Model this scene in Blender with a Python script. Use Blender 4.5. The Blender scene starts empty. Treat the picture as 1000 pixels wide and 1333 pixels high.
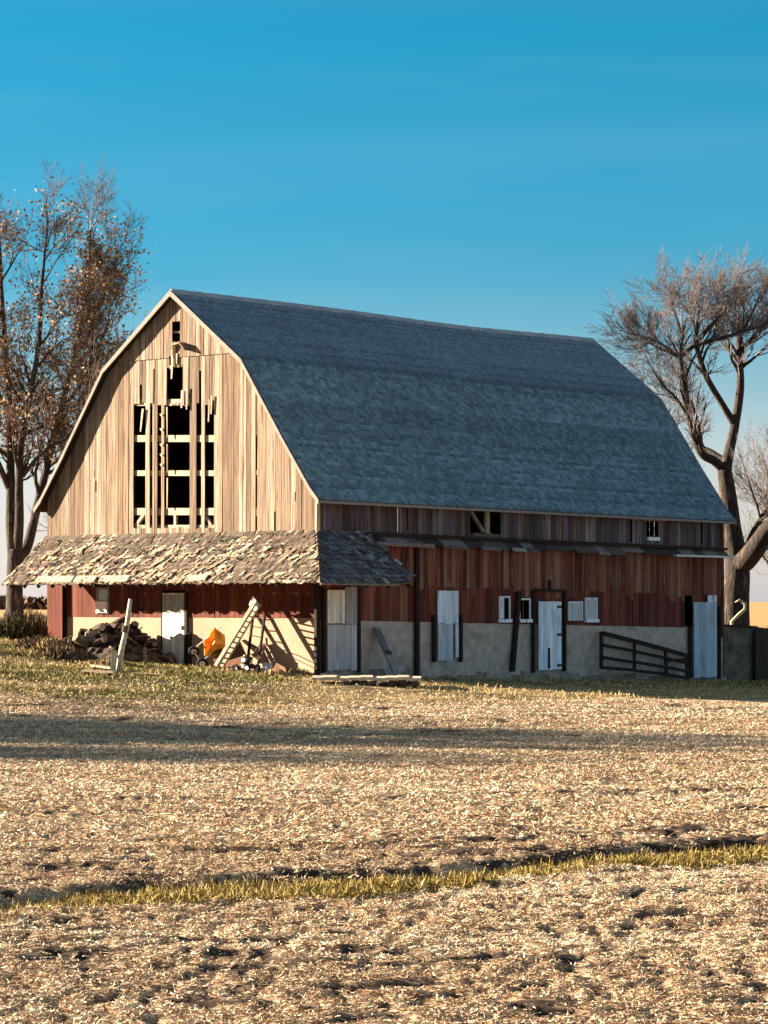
import bpy, math, random
import numpy as np
from mathutils import Vector, Matrix
random.seed(7); rng = np.random.default_rng(7)
sc = bpy.context.scene
col = sc.collection
R = math.radians
# ------------------------------------------------------------------ survey of the place
F, CX, CY, EZ = 3680., 500., 666.5, 2.1            # lens and eye height measured off the photograph
PIT = math.atan((783 - CY) / F)
AL = R(41)
C0 = (-1.913, 80.0)                                 # near corner of the barn
eu = (math.sin(AL), math.cos(AL)); ev = (-math.cos(AL), math.sin(AL))
W, L = 11.25, 20.3

def ray(x, y):
    dx = (x - CX) / F; dz = -(y - CY) / F
    c, s = math.cos(PIT), math.sin(PIT)
    return dx, c - dz * s, s + dz * c
def on_plane(x, y, n, off):
    r = ray(x, y); d = C0[0] * n[0] + C0[1] * n[1] + off
    t = d / (r[0] * n[0] + r[1] * n[1])
    return r[0] * t, r[1] * t, EZ + r[2] * t
def loc(X, Y):
    a, b = X - C0[0], Y - C0[1]
    return a * eu[0] + b * eu[1], a * ev[0] + b * ev[1]
def wor(u, v, z=0.):
    return (C0[0] + u * eu[0] + v * ev[0], C0[1] + u * eu[1] + v * ev[1], z)
def G(x, y, u=0.):                                  # point of a plane parallel to the gable -> (u, v, z)
    X, Y, Z = on_plane(x, y, eu, u); return (u, loc(X, Y)[1], Z)
def S(x, y, v=0.):                                  # point of a plane parallel to the long wall
    X, Y, Z = on_plane(x, y, ev, v); return (loc(X, Y)[0], v, Z)
def at(x, y, Y):
    r = ray(x, y); t = Y / r[1]; return Vector((r[0] * t, Y, EZ + r[2] * t))

# ------------------------------------------------------------------ noise and terrain
def h2(i, j, s):
    n = (i.astype(np.int64) * 374761393 + j.astype(np.int64) * 668265263 + s * 982451653) & 0x7fffffff
    n = ((n ^ (n >> 13)) * 1274126177) & 0x7fffffff
    n = n ^ (n >> 16)
    return (n & 0xffff) / 65535.
def vn(x, y, s=0):
    x = np.asarray(x, float); y = np.asarray(y, float)
    i = np.floor(x); j = np.floor(y); a = x - i; b = y - j
    a = a * a * (3 - 2 * a); b = b * b * (3 - 2 * b)
    i = i.astype(np.int64); j = j.astype(np.int64)
    return (h2(i, j, s) * (1 - a) + h2(i + 1, j, s) * a) * (1 - b) + (h2(i, j + 1, s) * (1 - a) + h2(i + 1, j + 1, s) * a) * b
def fbm(x, y, s=0, o=3):
    r = 0; w = 0.5; t = 0
    for k in range(o):
        r = r + w * vn(x * 2 ** k, y * 2 ** k, s + k * 17); t += w; w *= .5
    return r / t
def sst(a, b, x):
    t = np.clip((x - a) / (b - a), 0, 1); return t * t * (3 - 2 * t)
ZF = -0.9
_st = [(-60, 1192), (0, 1186), (200, 1166), (400, 1156), (600, 1143), (800, 1125), (1000, 1109), (1100, 1104)]
_sx, _sy = [], []
for a, b in _st:
    r = ray(a, b); t = (ZF - EZ) / r[2]; _sx.append(r[0] * t); _sy.append(r[1] * t)
def strip_y(X):
    return np.interp(X, _sx, _sy) + (vn(np.asarray(X) * .35, np.zeros_like(X), 5) - .5) * .5
def field_edge(X):
    return 69.5 + .55 * np.maximum(0, np.asarray(X) + 3) + (vn(np.asarray(X) * .3, np.zeros_like(X), 9) - .5) * 3
def clod(X, Y):                                     # little heaps of matted residue with soil showing between
    return sst(.22, .62, .5 * vn(X * 8, Y * 4.2, 81) + .34 * vn(X * 17, Y * 8, 82) + .16 * fbm(X * .9, Y * 1.6, 83))
def terrain(X, Y, fine=True):
    X = np.asarray(X, float); Y = np.asarray(Y, float)
    a = X - C0[0]; b = Y - C0[1]
    u = a * eu[0] + b * eu[1]; v = a * ev[0] + b * ev[1]
    z = -.027 * np.clip(u, -12, 24) + np.interp(v, [-9, 0, 5.24, 11.25, 14], [-.42, -.03, .22, .83, 1.0])
    z = z + (fbm(X * .25, Y * .25, 3) - .5) * .16 * sst(0.3, 3, np.hypot(np.maximum(0, np.maximum(-u, u - L)), np.maximum(0, np.maximum(-v, v - W))))
    k = sst(104, 132, Y); z = z * (1 - k) + k * 1.15
    f = sst(77, 62, Y)
    zf = ZF + (fbm(X * .12, Y * .12, 4) - .5) * .12
    if fine: zf = zf + clod(X, Y) * .045 * sst(60, 36, Y)
    d = Y - strip_y(X)
    zf = zf + .07 * sst(.35, .75, d + (vn(X * 1.7, Y * 1.7, 8) - .5) * .5) * sst(9, 4, d) - .06 * sst(-1.2, 0, d) * sst(.6, .2, d)
    if fine:
        zf = zf + (vn(X * .8, Y * 3.2, 11) - .5) * .07 + (vn(X * 2.5, Y * 6, 12) - .5) * .04
        z = z + (vn(X * 1.1, Y * 1.1, 13) - .5) * .06 * sst(.2, 1.5, np.maximum(-u, -v)) 
    z = z * (1 - f) + zf * f
    z = z - .35 * sst(140, 900, Y) * 0
    return z
def gz(X, Y): return float(terrain(np.array([X]), np.array([Y]))[0])
def T(x, y):                                        # where a line of sight meets the ground
    r = ray(x, y)
    Yv = np.arange(14, 130, .05); t = Yv / r[1]
    d = EZ + r[2] * t - terrain(r[0] * t, Yv)
    k = np.argmax(d < 0)
    return Vector((r[0] * t[k], Yv[k], float(EZ + r[2] * t[k])))

# ------------------------------------------------------------------ mesh builder
class MB:
    def __init__(s): s.v = []; s.f = []; s.c = []
    def face(s, pts, c=(1, 1, 1)):
        n = len(s.v); s.v += [tuple(p) for p in pts]; s.f.append(tuple(range(n, n + len(pts)))); s.c.append(c)
    def hexa(s, p, c=(1, 1, 1)):                    # 8 points: bottom ring then top ring
        n = len(s.v); s.v += [tuple(q) for q in p]
        for f in ((3, 2, 1, 0), (4, 5, 6, 7), (0, 1, 5, 4), (1, 2, 6, 5), (2, 3, 7, 6), (3, 0, 4, 7)):
            s.f.append(tuple(n + i for i in f)); s.c.append(c)
    def box(s, a, b, c=(1, 1, 1)):
        x0, y0, z0 = a; x1, y1, z1 = b
        s.hexa([(x0, y0, z0), (x1, y0, z0), (x1, y1, z0), (x0, y1, z0), (x0, y0, z1), (x1, y0, z1), (x1, y1, z1), (x0, y1, z1)], c)
    def bar(s, p, q, w, t, up=(0, 0, 1), c=(1, 1, 1), w1=None):     # rectangular beam p->q, width w along side, t along the other
        p = Vector(p); q = Vector(q); d = (q - p).normalized(); up = Vector(up)
        sd = d.cross(up)
        if sd.length < 1e-4: sd = d.cross(Vector((1, 0, 0)))
        sd.normalize(); u2 = sd.cross(d).normalized(); w1 = w1 or w
        P = []
        for o, ww in ((p, w), (q, w1)):
            for a, b in ((-1, -1), (1, -1), (1, 1), (-1, 1)): P.append(o + sd * a * ww / 2 + u2 * b * t / 2)
        s.hexa(P, c)
    def tube(s, pts, rad, n=8, c=(1, 1, 1), cap=True, closed=False):
        pts = [Vector(p) for p in pts]; m = len(pts)
        if not hasattr(rad, '__len__'): rad = [rad] * m
        ref = None; base = len(s.v)
        for i in range(m):
            if closed: d = pts[(i + 1) % m] - pts[i - 1]
            else: d = pts[min(i + 1, m - 1)] - pts[max(i - 1, 0)]
            d.normalize()
            if ref is None:
                ref = d.cross(Vector((0, 0, 1)))
                if ref.length < .1: ref = d.cross(Vector((1, 0, 0)))
            ref = (ref - d * ref.dot(d)).normalized(); b2 = d.cross(ref)
            for k in range(n):
                a = 2 * math.pi * k / n; s.v.append(tuple(pts[i] + (ref * math.cos(a) + b2 * math.sin(a)) * rad[i]))
        for i in range(m if closed else m - 1):
            for k in range(n):
                j = (i + 1) % m
                s.f.append((base + i * n + k, base + i * n + (k + 1) % n, base + j * n + (k + 1) % n, base + j * n + k)); s.c.append(c)
        if cap and not closed:
            s.f.append(tuple(base + k for k in reversed(range(n)))); s.c.append(c)
            s.f.append(tuple(base + (m - 1) * n + k for k in range(n))); s.c.append(c)
    def build(s, name, mat, parent=None, smooth=False, M=None):
        me = bpy.data.meshes.new(name); v = s.v
        if M is not None: v = [tuple(M @ Vector(p)) for p in v]
        me.from_pydata(v, [], s.f); me.validate()
        if len(s.c) == len(me.polygons):
            at_ = me.attributes.new('col', 'FLOAT_COLOR', 'CORNER')
            cnt = np.array([len(f) for f in s.f]); cc = np.array([(c[0], c[1], c[2], 1.) for c in s.c], np.float32)
            at_.data.foreach_set('color', np.repeat(cc, cnt, axis=0).ravel())
        if smooth: me.polygons.foreach_set('use_smooth', [True] * len(me.polygons))
        me.materials.append(mat); me.update()
        o = bpy.data.objects.new(name, me); col.objects.link(o)
        if parent: o.parent = parent
        return o
def np_mesh(name, V, Q, colr, mat, parent=None, k=4, smooth=False):   # big meshes: V (n,3), Q (m,k), colr per vertex (n,3)
    me = bpy.data.meshes.new(name); m = len(Q)
    me.vertices.add(len(V)); me.vertices.foreach_set('co', np.ascontiguousarray(V, np.float32).ravel())
    me.loops.add(m * k); me.loops.foreach_set('vertex_index', np.ascontiguousarray(Q, np.int32).ravel())
    me.polygons.add(m); me.polygons.foreach_set('loop_start', np.arange(0, m * k, k, dtype=np.int32))
    if smooth: me.polygons.foreach_set('use_smooth', np.ones(m, bool))
    if colr is not None:
        a = me.attributes.new('col', 'FLOAT_COLOR', 'POINT')
        a.data.foreach_set('color', np.hstack([colr, np.ones((len(V), 1))]).astype(np.float32).ravel())
    me.update(calc_edges=True); me.materials.append(mat)
    o = bpy.data.objects.new(name, me); col.objects.link(o)
    if parent: o.parent = parent
    return o
def tag(o, label=None, cat=None, group=None, kind=None):
    if label: o['label'] = label
    if cat: o['category'] = cat
    if group: o['group'] = group
    if kind: o['kind'] = kind
    return o
def thing(name, label, cat, loc=(0, 0, 0), rz=0, group=None):
    o = bpy.data.objects.new(name, None); col.objects.link(o); o.empty_display_size = .3
    o.location = loc; o.rotation_euler = (0, 0, rz); return tag(o, label, cat, group)

# ------------------------------------------------------------------ materials
def mat(name, base=(.5, .5, .5), stretch=(1, 1, 1), scale=4., lo=.6, hi=1.2, rough=.85, bump=.3, dist=.02, second=None, s_scale=2., s_lo=.5, s_hi=.6, s_stretch=None, metal=0., detail=6., use_col=True, brick=None, coords='Object', spec=.2):
    m = bpy.data.materials.new(name); m.use_nodes = True; nt = m.node_tree; N = nt.nodes; Lk = nt.links
    b = N['Principled BSDF']; b.inputs['Roughness'].default_value = rough; b.inputs['Metallic'].default_value = metal
    b.inputs['Specular IOR Level'].default_value = spec
    tc = N.new('ShaderNodeTexCoord'); mp = N.new('ShaderNodeMapping'); mp.inputs['Scale'].default_value = stretch
    Lk.new(tc.outputs[coords], mp.inputs[0])
    nz = N.new('ShaderNodeTexNoise'); nz.inputs['Scale'].default_value = scale; nz.inputs['Detail'].default_value = detail; nz.inputs['Roughness'].default_value = .62
    Lk.new(mp.outputs[0], nz.inputs[0])
    mr = N.new('ShaderNodeMapRange'); mr.inputs['From Min'].default_value = .3; mr.inputs['From Max'].default_value = .7
    mr.inputs['To Min'].default_value = lo; mr.inputs['To Max'].default_value = hi; Lk.new(nz.outputs[0], mr.inputs[0])
    cur = None
    if use_col:
        at_ = N.new('ShaderNodeAttribute'); at_.attribute_name = 'col'
        mx = N.new('ShaderNodeMix'); mx.data_type = 'RGBA'; mx.blend_type = 'MULTIPLY'; mx.inputs[0].default_value = 1
        mx.inputs[6].default_value = (*base, 1); Lk.new(at_.outputs['Color'], mx.inputs[7]); cur = mx.outputs[2]
    else:
        rgb = N.new('ShaderNodeRGB'); rgb.outputs[0].default_value = (*base, 1); cur = rgb.outputs[0]
    if second:
        m2 = N.new('ShaderNodeMapping'); m2.inputs['Scale'].default_value = s_stretch or stretch; m2.inputs['Location'].default_value = (3.1, 7.7, 1.3); Lk.new(tc.outputs[coords], m2.inputs[0])
        n2 = N.new('ShaderNodeTexNoise'); n2.inputs['Scale'].default_value = s_scale; n2.inputs['Detail'].default_value = 7; n2.inputs['Roughness'].default_value = .65; Lk.new(m2.outputs[0], n2.inputs[0])
        r2 = N.new('ShaderNodeMapRange'); r2.inputs['From Min'].default_value = s_lo; r2.inputs['From Max'].default_value = s_hi; Lk.new(n2.outputs[0], r2.inputs[0])
        mx2 = N.new('ShaderNodeMix'); mx2.data_type = 'RGBA'; Lk.new(r2.outputs[0], mx2.inputs[0]); Lk.new(cur, mx2.inputs[6]); mx2.inputs[7].default_value = (*second, 1); cur = mx2.outputs[2]
    mul = N.new('ShaderNodeMix'); mul.data_type = 'RGBA'; mul.blend_type = 'MULTIPLY'; mul.inputs[0].default_value = 1
    Lk.new(cur, mul.inputs[6]); Lk.new(mr.outputs[0], mul.inputs[7]); cur = mul.outputs[2]
    hgt = nz.outputs[0]
    if brick:
        bk = N.new('ShaderNodeTexBrick'); cmb = N.new('ShaderNodeSeparateXYZ'); Lk.new(tc.outputs[coords], cmb.inputs[0])
        xy = N.new('ShaderNodeCombineXYZ'); ad = N.new('ShaderNodeMath'); ad.operation = 'ADD'
        Lk.new(cmb.outputs[0], ad.inputs[0]); Lk.new(cmb.outputs[1], ad.inputs[1]); Lk.new(ad.outputs[0], xy.inputs[0]); Lk.new(cmb.outputs[2], xy.inputs[1]); Lk.new(xy.outputs[0], bk.inputs[0])
        bk.inputs['Scale'].default_value = 1; bk.inputs['Brick Width'].default_value = brick[0]; bk.inputs['Row Height'].default_value = brick[1]; bk.inputs['Mortar Size'].default_value = .012
        bk.inputs['Color1'].default_value = (1, 1, 1, 1); bk.inputs['Color2'].default_value = (.9, .9, .9, 1); bk.inputs['Mortar'].default_value = (brick[2],) * 3 + (1,)
        m3 = N.new('ShaderNodeMix'); m3.data_type = 'RGBA'; m3.blend_type = 'MULTIPLY'; m3.inputs[0].default_value = 1
        Lk.new(cur, m3.inputs[6]); Lk.new(bk.outputs[0], m3.inputs[7]); cur = m3.outputs[2]
    Lk.new(cur, b.inputs['Base Color'])
    if bump:
        bp = N.new('ShaderNodeBump'); bp.inputs['Strength'].default_value = bump; bp.inputs['Distance'].default_value = dist
        Lk.new(hgt, bp.inputs['Height']); Lk.new(bp.outputs[0], b.inputs['Normal'])
    return m
VS = (9, 9, .55)
M = dict(
    gable=mat('weathered_board', (1, 1, 1), (15, 15, .5), 1.6, .38, 1.45, bump=.6, second=(.085, .045, .024), s_scale=1.2, s_lo=.5, s_hi=.7, s_stretch=(11, 11, .45)),
    grey=mat('grey_board', (1, 1, 1), VS, 1.6, .5, 1.3, bump=.4, second=(.035, .02, .016), s_scale=1.1, s_lo=.5, s_hi=.72),
    red=mat('red_board', (1, 1, 1), (13, 13, .5), 1.4, .45, 1.4, bump=.4, second=(.045, .013, .009), s_scale=.9, s_lo=.52, s_hi=.75, s_stretch=(5, 5, .7)),
    dark=mat('dark_timber', (.03, .017, .013), VS, 2, .6, 1.3, use_col=False),
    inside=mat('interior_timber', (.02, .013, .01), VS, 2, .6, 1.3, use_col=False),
    beam=mat('hewn_beam', (.4, .315, .225), (2, 2, 2), 3, .75, 1.15, use_col=False),
    red2=mat('peeling_red_board', (1, 1, 1), (13, 13, .5), 1.4, .4, 1.4, bump=.4, second=(.36, .2, .13), s_scale=.8, s_lo=.54, s_hi=.7, s_stretch=(7, 7, 1.1)),
    conc=mat('cast_concrete', (.5, .385, .32), (1, 1, 1), 3.5, .7, 1.25, bump=.4, second=(.27, .2, .165), s_scale=1.1, s_lo=.5, s_hi=.72, use_col=False),
    mossy=mat('mossy_concrete', (.17, .135, .1), (1, 1, 1), 3.5, .6, 1.3, bump=.5, second=(.07, .06, .035), s_scale=1.4, s_lo=.45, s_hi=.65, use_col=False),
    block=mat('parged_block', (.4, .275, .185), (1, 1, 1), 1.4, .82, 1.1, bump=.2, second=(.27, .165, .095), s_scale=1.1, s_lo=.58, s_hi=.82, use_col=False, brick=(.4, .2, .93)),
    rubble=mat('old_stone', (1, 1, 1), (1, 1, 1), 5, .6, 1.2, bump=.6),
    shingle=mat('asphalt_shingle', (1, 1, 1), (1, 1, 1), 14, .78, 1.2, bump=.25, rough=.9),
    cedar=mat('old_cedar', (1, 1, 1), (3, 3, 3), 5, .65, 1.2, bump=.4),
    white=mat('peeling_white', (.84, .84, .86), VS, 1.2, .7, 1.15, second=(.3, .31, .33), s_scale=1.0, s_lo=.53, s_hi=.68, s_stretch=(4, 4, .8), use_col=True, bump=.3),
    grey2=mat('pale_grey_board', (.2, .175, .16), VS, 2, .7, 1.2, use_col=False),
    trim=mat('trim_board', (.27, .225, .195), (4, 4, 4), 2, .75, 1.1, use_col=False),
    bark=mat('bark', (1, 1, 1), (3, 3, .7), 5, .35, 1.6, bump=1., dist=.09, second=(.16, .115, .08), s_scale=1.6, s_lo=.56, s_hi=.66),  # second colour: cream bark patches that also paint in sunlight
    twig=mat('twig', (1, 1, 1), (1, 1, 1), 1, .9, 1.1, bump=0),
    leaf=mat('dry_leaf', (1, 1, 1), (1, 1, 1), 1, .9, 1.1, bump=0),
    straw=mat('straw', (1, 1, 1), (1, 1, 1), 9, .9, 1.08, bump=0, spec=.3, rough=.6),
    grass=mat('grass_blade', (1, 1, 1), (1, 1, 1), 3, .85, 1.1, bump=0),
    log=mat('log_bark', (1, 1, 1), (4, 4, 4), 4, .5, 1.3, bump=.6),
    steel=mat('old_steel', (.06, .05, .05), (1, 1, 1), 9, .6, 1.2, rough=.55, metal=.4, second=(.09, .035, .015), s_scale=5, use_col=False),
    rust=mat('rusty_sheet', (.11, .045, .022), (1, 1, 1), 5, .6, 1.25, rough=.8, use_col=False),
    orange=mat('orange_paint', (.85, .36, .05), (1, 1, 1), 6, .7, 1.1, rough=.5, second=(.2, .06, .02), s_scale=4, s_lo=.55, s_hi=.65, use_col=False, bump=.05),
    rubber=mat('rubber', (.018, .016, .015), (1, 1, 1), 9, .8, 1.2, use_col=False),
    galv=mat('galvanised', (.62, .6, .58), (1, 1, 1), 6, .7, 1.1, rough=.5, metal=.2, use_col=False),
    glass=mat('dusty_pane', (.42, .47, .5), (1, 1, 1), 4, .7, 1.1, rough=.3, use_col=False, bump=0, spec=.5),
)

# ------------------------------------------------------------------ ground
def axis(parts):
    out = []
    for a, b, s in parts: out += list(np.arange(a, b, s))
    return out
def grow(a, end, s, k=1.18):
    out = []; x = a
    while x < end: out.append(x); x += s; s *= k
    out.append(end); return out
xs = [-t for t in reversed(grow(14.1, 5000, .3))] + axis([(-14, -11, .13), (-11, -5.2, .1), (-5.2, 5.2, .05), (5.2, 11, .1), (11, 14, .13)]) + grow(14, 5000, .3)
ys = [-t for t in reversed(grow(0, 300, 3))][:-1] + axis([(0, 17, 1.)]) + axis([(17, 36, .07), (36, 78, .11), (78, 112, .3)]) + grow(112, 6000, .4)
xs = np.array(sorted(set(np.round(xs, 4)))); ys = np.array(sorted(set(np.round(ys, 4))))
XX, YY = np.meshgrid(xs, ys); Xf, Yf = XX.ravel(), YY.ravel()
Zf = terrain(Xf, Yf)
nx, ny = len(xs), len(ys)
idx = np.arange(nx * ny).reshape(ny, nx)
Q = np.stack([idx[:-1, :-1], idx[:-1, 1:], idx[1:, 1:], idx[1:, :-1]], -1).reshape(-1, 4)
def lerp(a, b, t): return a[None, :] * (1 - t[:, None]) + b[None, :] * t[:, None] if a.ndim == 1 else a * (1 - t[:, None]) + b[None, :] * t[:, None]
A = np.array
soil, strawc, grs, drygrs, dirt, farc = A((.045, .022, .012)), A((.62, .47, .31)), A((.12, .095, .028)), A((.4, .28, .14)), A((.3, .2, .11)), A((.5, .3, .12))
def field_straw(X, Y):                              # how much residue covers the soil
    n = .55 * vn(X * 1.1, Y * 3.6, 21) + .45 * vn(X * 2.8, Y * 8, 22)
    big = fbm(X * .12, Y * .3, 23)
    d = Y - strip_y(X)
    near = sst(25.5, 22.5, Y + (big - .5) * 6)
    t = sst(.22, .46, n + (big - .5) * .5 - near * .05 - .12 * sst(6, 1, d) * (d > 0))
    c = clod(X, Y); k = sst(62, 30, Y)
    return t * (1 - k * (1 - sst(.2, .5 + .16 * near, c)))
def ground_cols(X, Y):
    a = X - C0[0]; b = Y - C0[1]; u = a * eu[0] + b * eu[1]; v = a * ev[0] + b * ev[1]
    d = Y - strip_y(X)
    c = lerp(soil, strawc, field_straw(X, Y) * .85)
    bank = sst(.15, .4, d) * sst(1.1, .5, d + (vn(X * 1.2, Y, 31) - .5) * 1.8) * sst(.25, .55, vn(X * .9, Y * .6, 38) + .15 * sst(-2, -4, X))
    c = lerp(c, soil * .6, bank * .9)
    wdt = .75 + 1.1 * vn(X * .5, X * 0, 33)
    st = sst(-wdt - .2, -wdt + .2, d + (vn(X * 2, Y * 2, 34) - .5) * .5) * sst(.35, .1, d) * (.35 + .65 * sst(-3.6, -1.5, X + (vn(X * .8, Y, 39) - .5) * 2.5))
    c = lerp(c, A((.24, .16, .05)), st)
    yard = sst(-1, 1.2, Y - field_edge(X))
    g = sst(.36, .56, fbm(X * .3, Y * 1.1, 35) + .12 * sst(79, 75, Y) - .2 * sst(2.0, .3, np.abs(u)) * (v > -1) * (u < 1))
    g = g * np.maximum(sst(-.5, -3.5, X + (vn(X * .6, Y * .3, 36) - .5) * 4), sst(-5.5, -3.5, v) * sst(-.8, -1.6, v) * sst(7, 11, u) * 1.3).clip(0, 1)
    yc = lerp(drygrs, grs, g)
    yc = lerp(yc, A((.1, .066, .036)), .75 * sst(.55, .68, vn(X * .4, Y * 2.6, 48) * .6 + .4 * vn(X * 1.5, Y * 6, 49)))
    yc = lerp(yc, dirt, sst(3.5, 1.5, -u) * sst(-2, 0, v) * .7)
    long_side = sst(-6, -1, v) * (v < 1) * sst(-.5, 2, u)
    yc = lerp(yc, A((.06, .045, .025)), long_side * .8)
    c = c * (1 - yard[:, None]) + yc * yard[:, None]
    far = sst(100, 125, Y); c = lerp(c, farc, far)
    return c, st, yard, g
gc, _, _, _ = ground_cols(Xf, Yf)
gm = mat('field_ground', (1, 1, 1), (1.2, 3, 1), 4, .6, 1.3, bump=.5, dist=.05, detail=8)
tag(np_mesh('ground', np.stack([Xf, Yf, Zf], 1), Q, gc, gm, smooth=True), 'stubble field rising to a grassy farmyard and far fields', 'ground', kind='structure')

def scatter(name, N_, xyfun, dens, length, width, up, palette, mt, label, cat, bend=.3, lift=.01, tint=None):
    """Loose blades or flakes lying on the ground: two quads each."""
    X, Y = xyfun(N_); keep = rng.random(len(X)) < dens(X, Y); X, Y = X[keep], Y[keep]; n = len(X)
    Z = terrain(X, Y) + lift
    a = rng.random(n) * 2 * np.pi; Ln = length[0] + (length[1] - length[0]) * rng.random(n) ** 1.7; Wd = width[0] + (width[1] - width[0]) * rng.random(n)
    el = np.clip(rng.normal(up[0], up[1], n), -.1, 1.5)
    el2 = np.clip(el + rng.normal(0, bend, n) - bend * .6 * (up[0] > .5), -.5, 1.5)
    d1 = np.stack([np.cos(a) * np.cos(el), np.sin(a) * np.cos(el), np.sin(el)], 1) * (Ln / 2)[:, None]
    a2 = a + rng.normal(0, .35, n)
    d2 = np.stack([np.cos(a2) * np.cos(el2), np.sin(a2) * np.cos(el2), np.sin(el2)], 1) * (Ln / 2)[:, None]
    roll = rng.normal(0, .5, n)
    s = np.stack([-np.sin(a) * np.cos(roll), np.cos(a) * np.cos(roll), np.sin(roll)], 1) * (Wd / 2)[:, None]
    p = np.stack([X, Y, Z], 1)
    if up[0] < .5: p = p - d1 * .5 + A((0, 0, .012))
    q, e = p + d1, p + d1 + d2
    V = np.stack([p - s, p + s, q + s, q - s, e + s * .4, e - s * .4], 1).reshape(-1, 3)
    b = np.arange(n)[:, None] * 6
    Qs = np.concatenate([b + A([0, 1, 2, 3]), b + A([3, 2, 4, 5])], 0)
    pal = A(palette); ci = pal[rng.integers(0, len(pal), n)] * (.8 + .4 * rng.random((n, 1)))
    if tint is not None: ci = tint(X, Y, ci)
    o = np_mesh(name, V, Qs, np.repeat(ci, 6, axis=0), mt)
    return tag(o, label, cat, kind='stuff')
def trapezoid(y0, y1, mrg=.15, side=2.4):
    def f(n):
        Y = np.sqrt(y0 ** 2 + (y1 ** 2 - y0 ** 2) * rng.random(n)); X = (rng.random(n) * 2 - 1) * (Y * mrg + side)
        k = rng.random(n) < sst(0, 1.2, Y * mrg + side - np.abs(X)) + .02; return X[k], Y[k]
    return f
def dens_field(X, Y):
    c, st, yard, g = ground_cols(X, Y); d = Y - strip_y(X)
    bank = sst(.1, .4, d) * sst(1.5, .8, d)
    return (.02 + .95 * field_straw(X, Y) ** 1.2) * (1 - .9 * yard) * (1 - .93 * st) * (1 - .5 * bank)
strawp = [(.84, .69, .48), (.73, .57, .38), (.88, .75, .55), (.57, .41, .26), (.77, .6, .41), (.34, .2, .115), (.63, .465, .3), (.86, .72, .52), (.45, .29, .175)]
def tint_field(X, Y, ci):                           # patches where the litter is older, browner and wetter
    d = Y - strip_y(X); n = fbm(X * .16, Y * .45, 91)
    k = .75 * sst(.4, .62, n) + .55 * sst(25, 22, Y) + .7 * sst(5.5, 1.5, d) * (d > 0) - .5 * sst(-3, -.6, d) * (d < 0)
    k = np.clip(k, 0, 1) * (rng.random(len(X)) < .8)
    return ci * (1 - k[:, None] * A([(.26, .34, .4)]))
scatter('crop_residue', 900000, trapezoid(17.5, 34, .14), dens_field, (.02, .085), (.005, .014), (.05, .22), strawp, M['straw'], 'loose pale corn straw littering the near field', 'straw', tint=tint_field)
scatter('stubble', 800000, trapezoid(33, 74, .14), dens_field, (.03, .14), (.009, .024), (.05, .24), strawp, M['straw'], 'pale cut corn stubble covering the middle of the field', 'stubble', tint=tint_field)
def dens_strip(X, Y):
    c, st, yard, g = ground_cols(X, Y); return st * (.25 + .75 * sst(.35, .6, vn(X * 1.6, Y * 1.6, 44) * .6 + .4 * vn(X * 5, Y * 5, 45)))
scatter('verge_grass', 800000, trapezoid(22, 36, .14), dens_strip, (.03, .15), (.006, .014), (.7, .4), [(.29, .2, .04), (.35, .245, .055), (.2, .145, .03), (.4, .29, .1), (.5, .37, .2), (.16, .13, .03)], M['grass'], 'yellow green grass strip running across the field', 'grass', bend=.5)
def dens_yard(X, Y):
    c, st, yard, g = ground_cols(X, Y); a = X - C0[0]; b = Y - C0[1]; u = a * eu[0] + b * eu[1]; v = a * ev[0] + b * ev[1]
    inside = ((u > -.05) & (v > -.05) & (u < L + .1) & (v < W + .1))
    return yard * (.3 + .7 * g) * (~inside) * (.12 + .88 * sst(.36, .56, vn(X * .45, Y * 2.2, 46) * .65 + .35 * vn(X * 1.6, Y * 5, 47)))
def tint_yard(X, Y, ci):
    g = ground_cols(X, Y)[3]; k = (rng.random(len(X)) > g * .85)[:, None]
    dry = A([(.5, .36, .16), (.58, .44, .23), (.4, .27, .11)])[rng.integers(0, 3, len(X))] * (.8 + .4 * rng.random((len(X), 1)))
    return np.where(k, dry, ci)
scatter('yard_grass', 450000, trapezoid(66, 100, .16), dens_yard, (.04, .13), (.012, .03), (.7, .35), [(.17, .165, .032), (.22, .2, .045), (.28, .235, .075), (.13, .13, .026), (.36, .28, .12)], M['grass'], 'short green and straw coloured grass of the farmyard', 'grass', bend=.5, tint=tint_yard)

# ------------------------------------------------------------------ barn
barn = thing('barn', 'weathered gambrel roofed barn with broken gable boards and a long red side', 'barn', wor(0, 0, 0), R(90) - AL)
def zm(u, z):                                       # the old frame has settled towards its far end
    k = max(0, .48 - .065 * min(z, 5) - max(0, z - 5) * .0246)
    return z - u / L * k
prof = [(-.34, 4.97), (0., 5.33), (1.05, 6.75), (2.72, 9.13), (5.625, 11.32)]
def roof_z(v):
    v = v if v <= W / 2 else W - v
    return float(np.interp(v, [p[0] for p in prof], [p[1] for p in prof]))
def ridge_sag(u, z): return -.09 * math.exp(-((u - 13.5) / 4.5) ** 2) * max(0, (z - 7) / 4.3)

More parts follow.
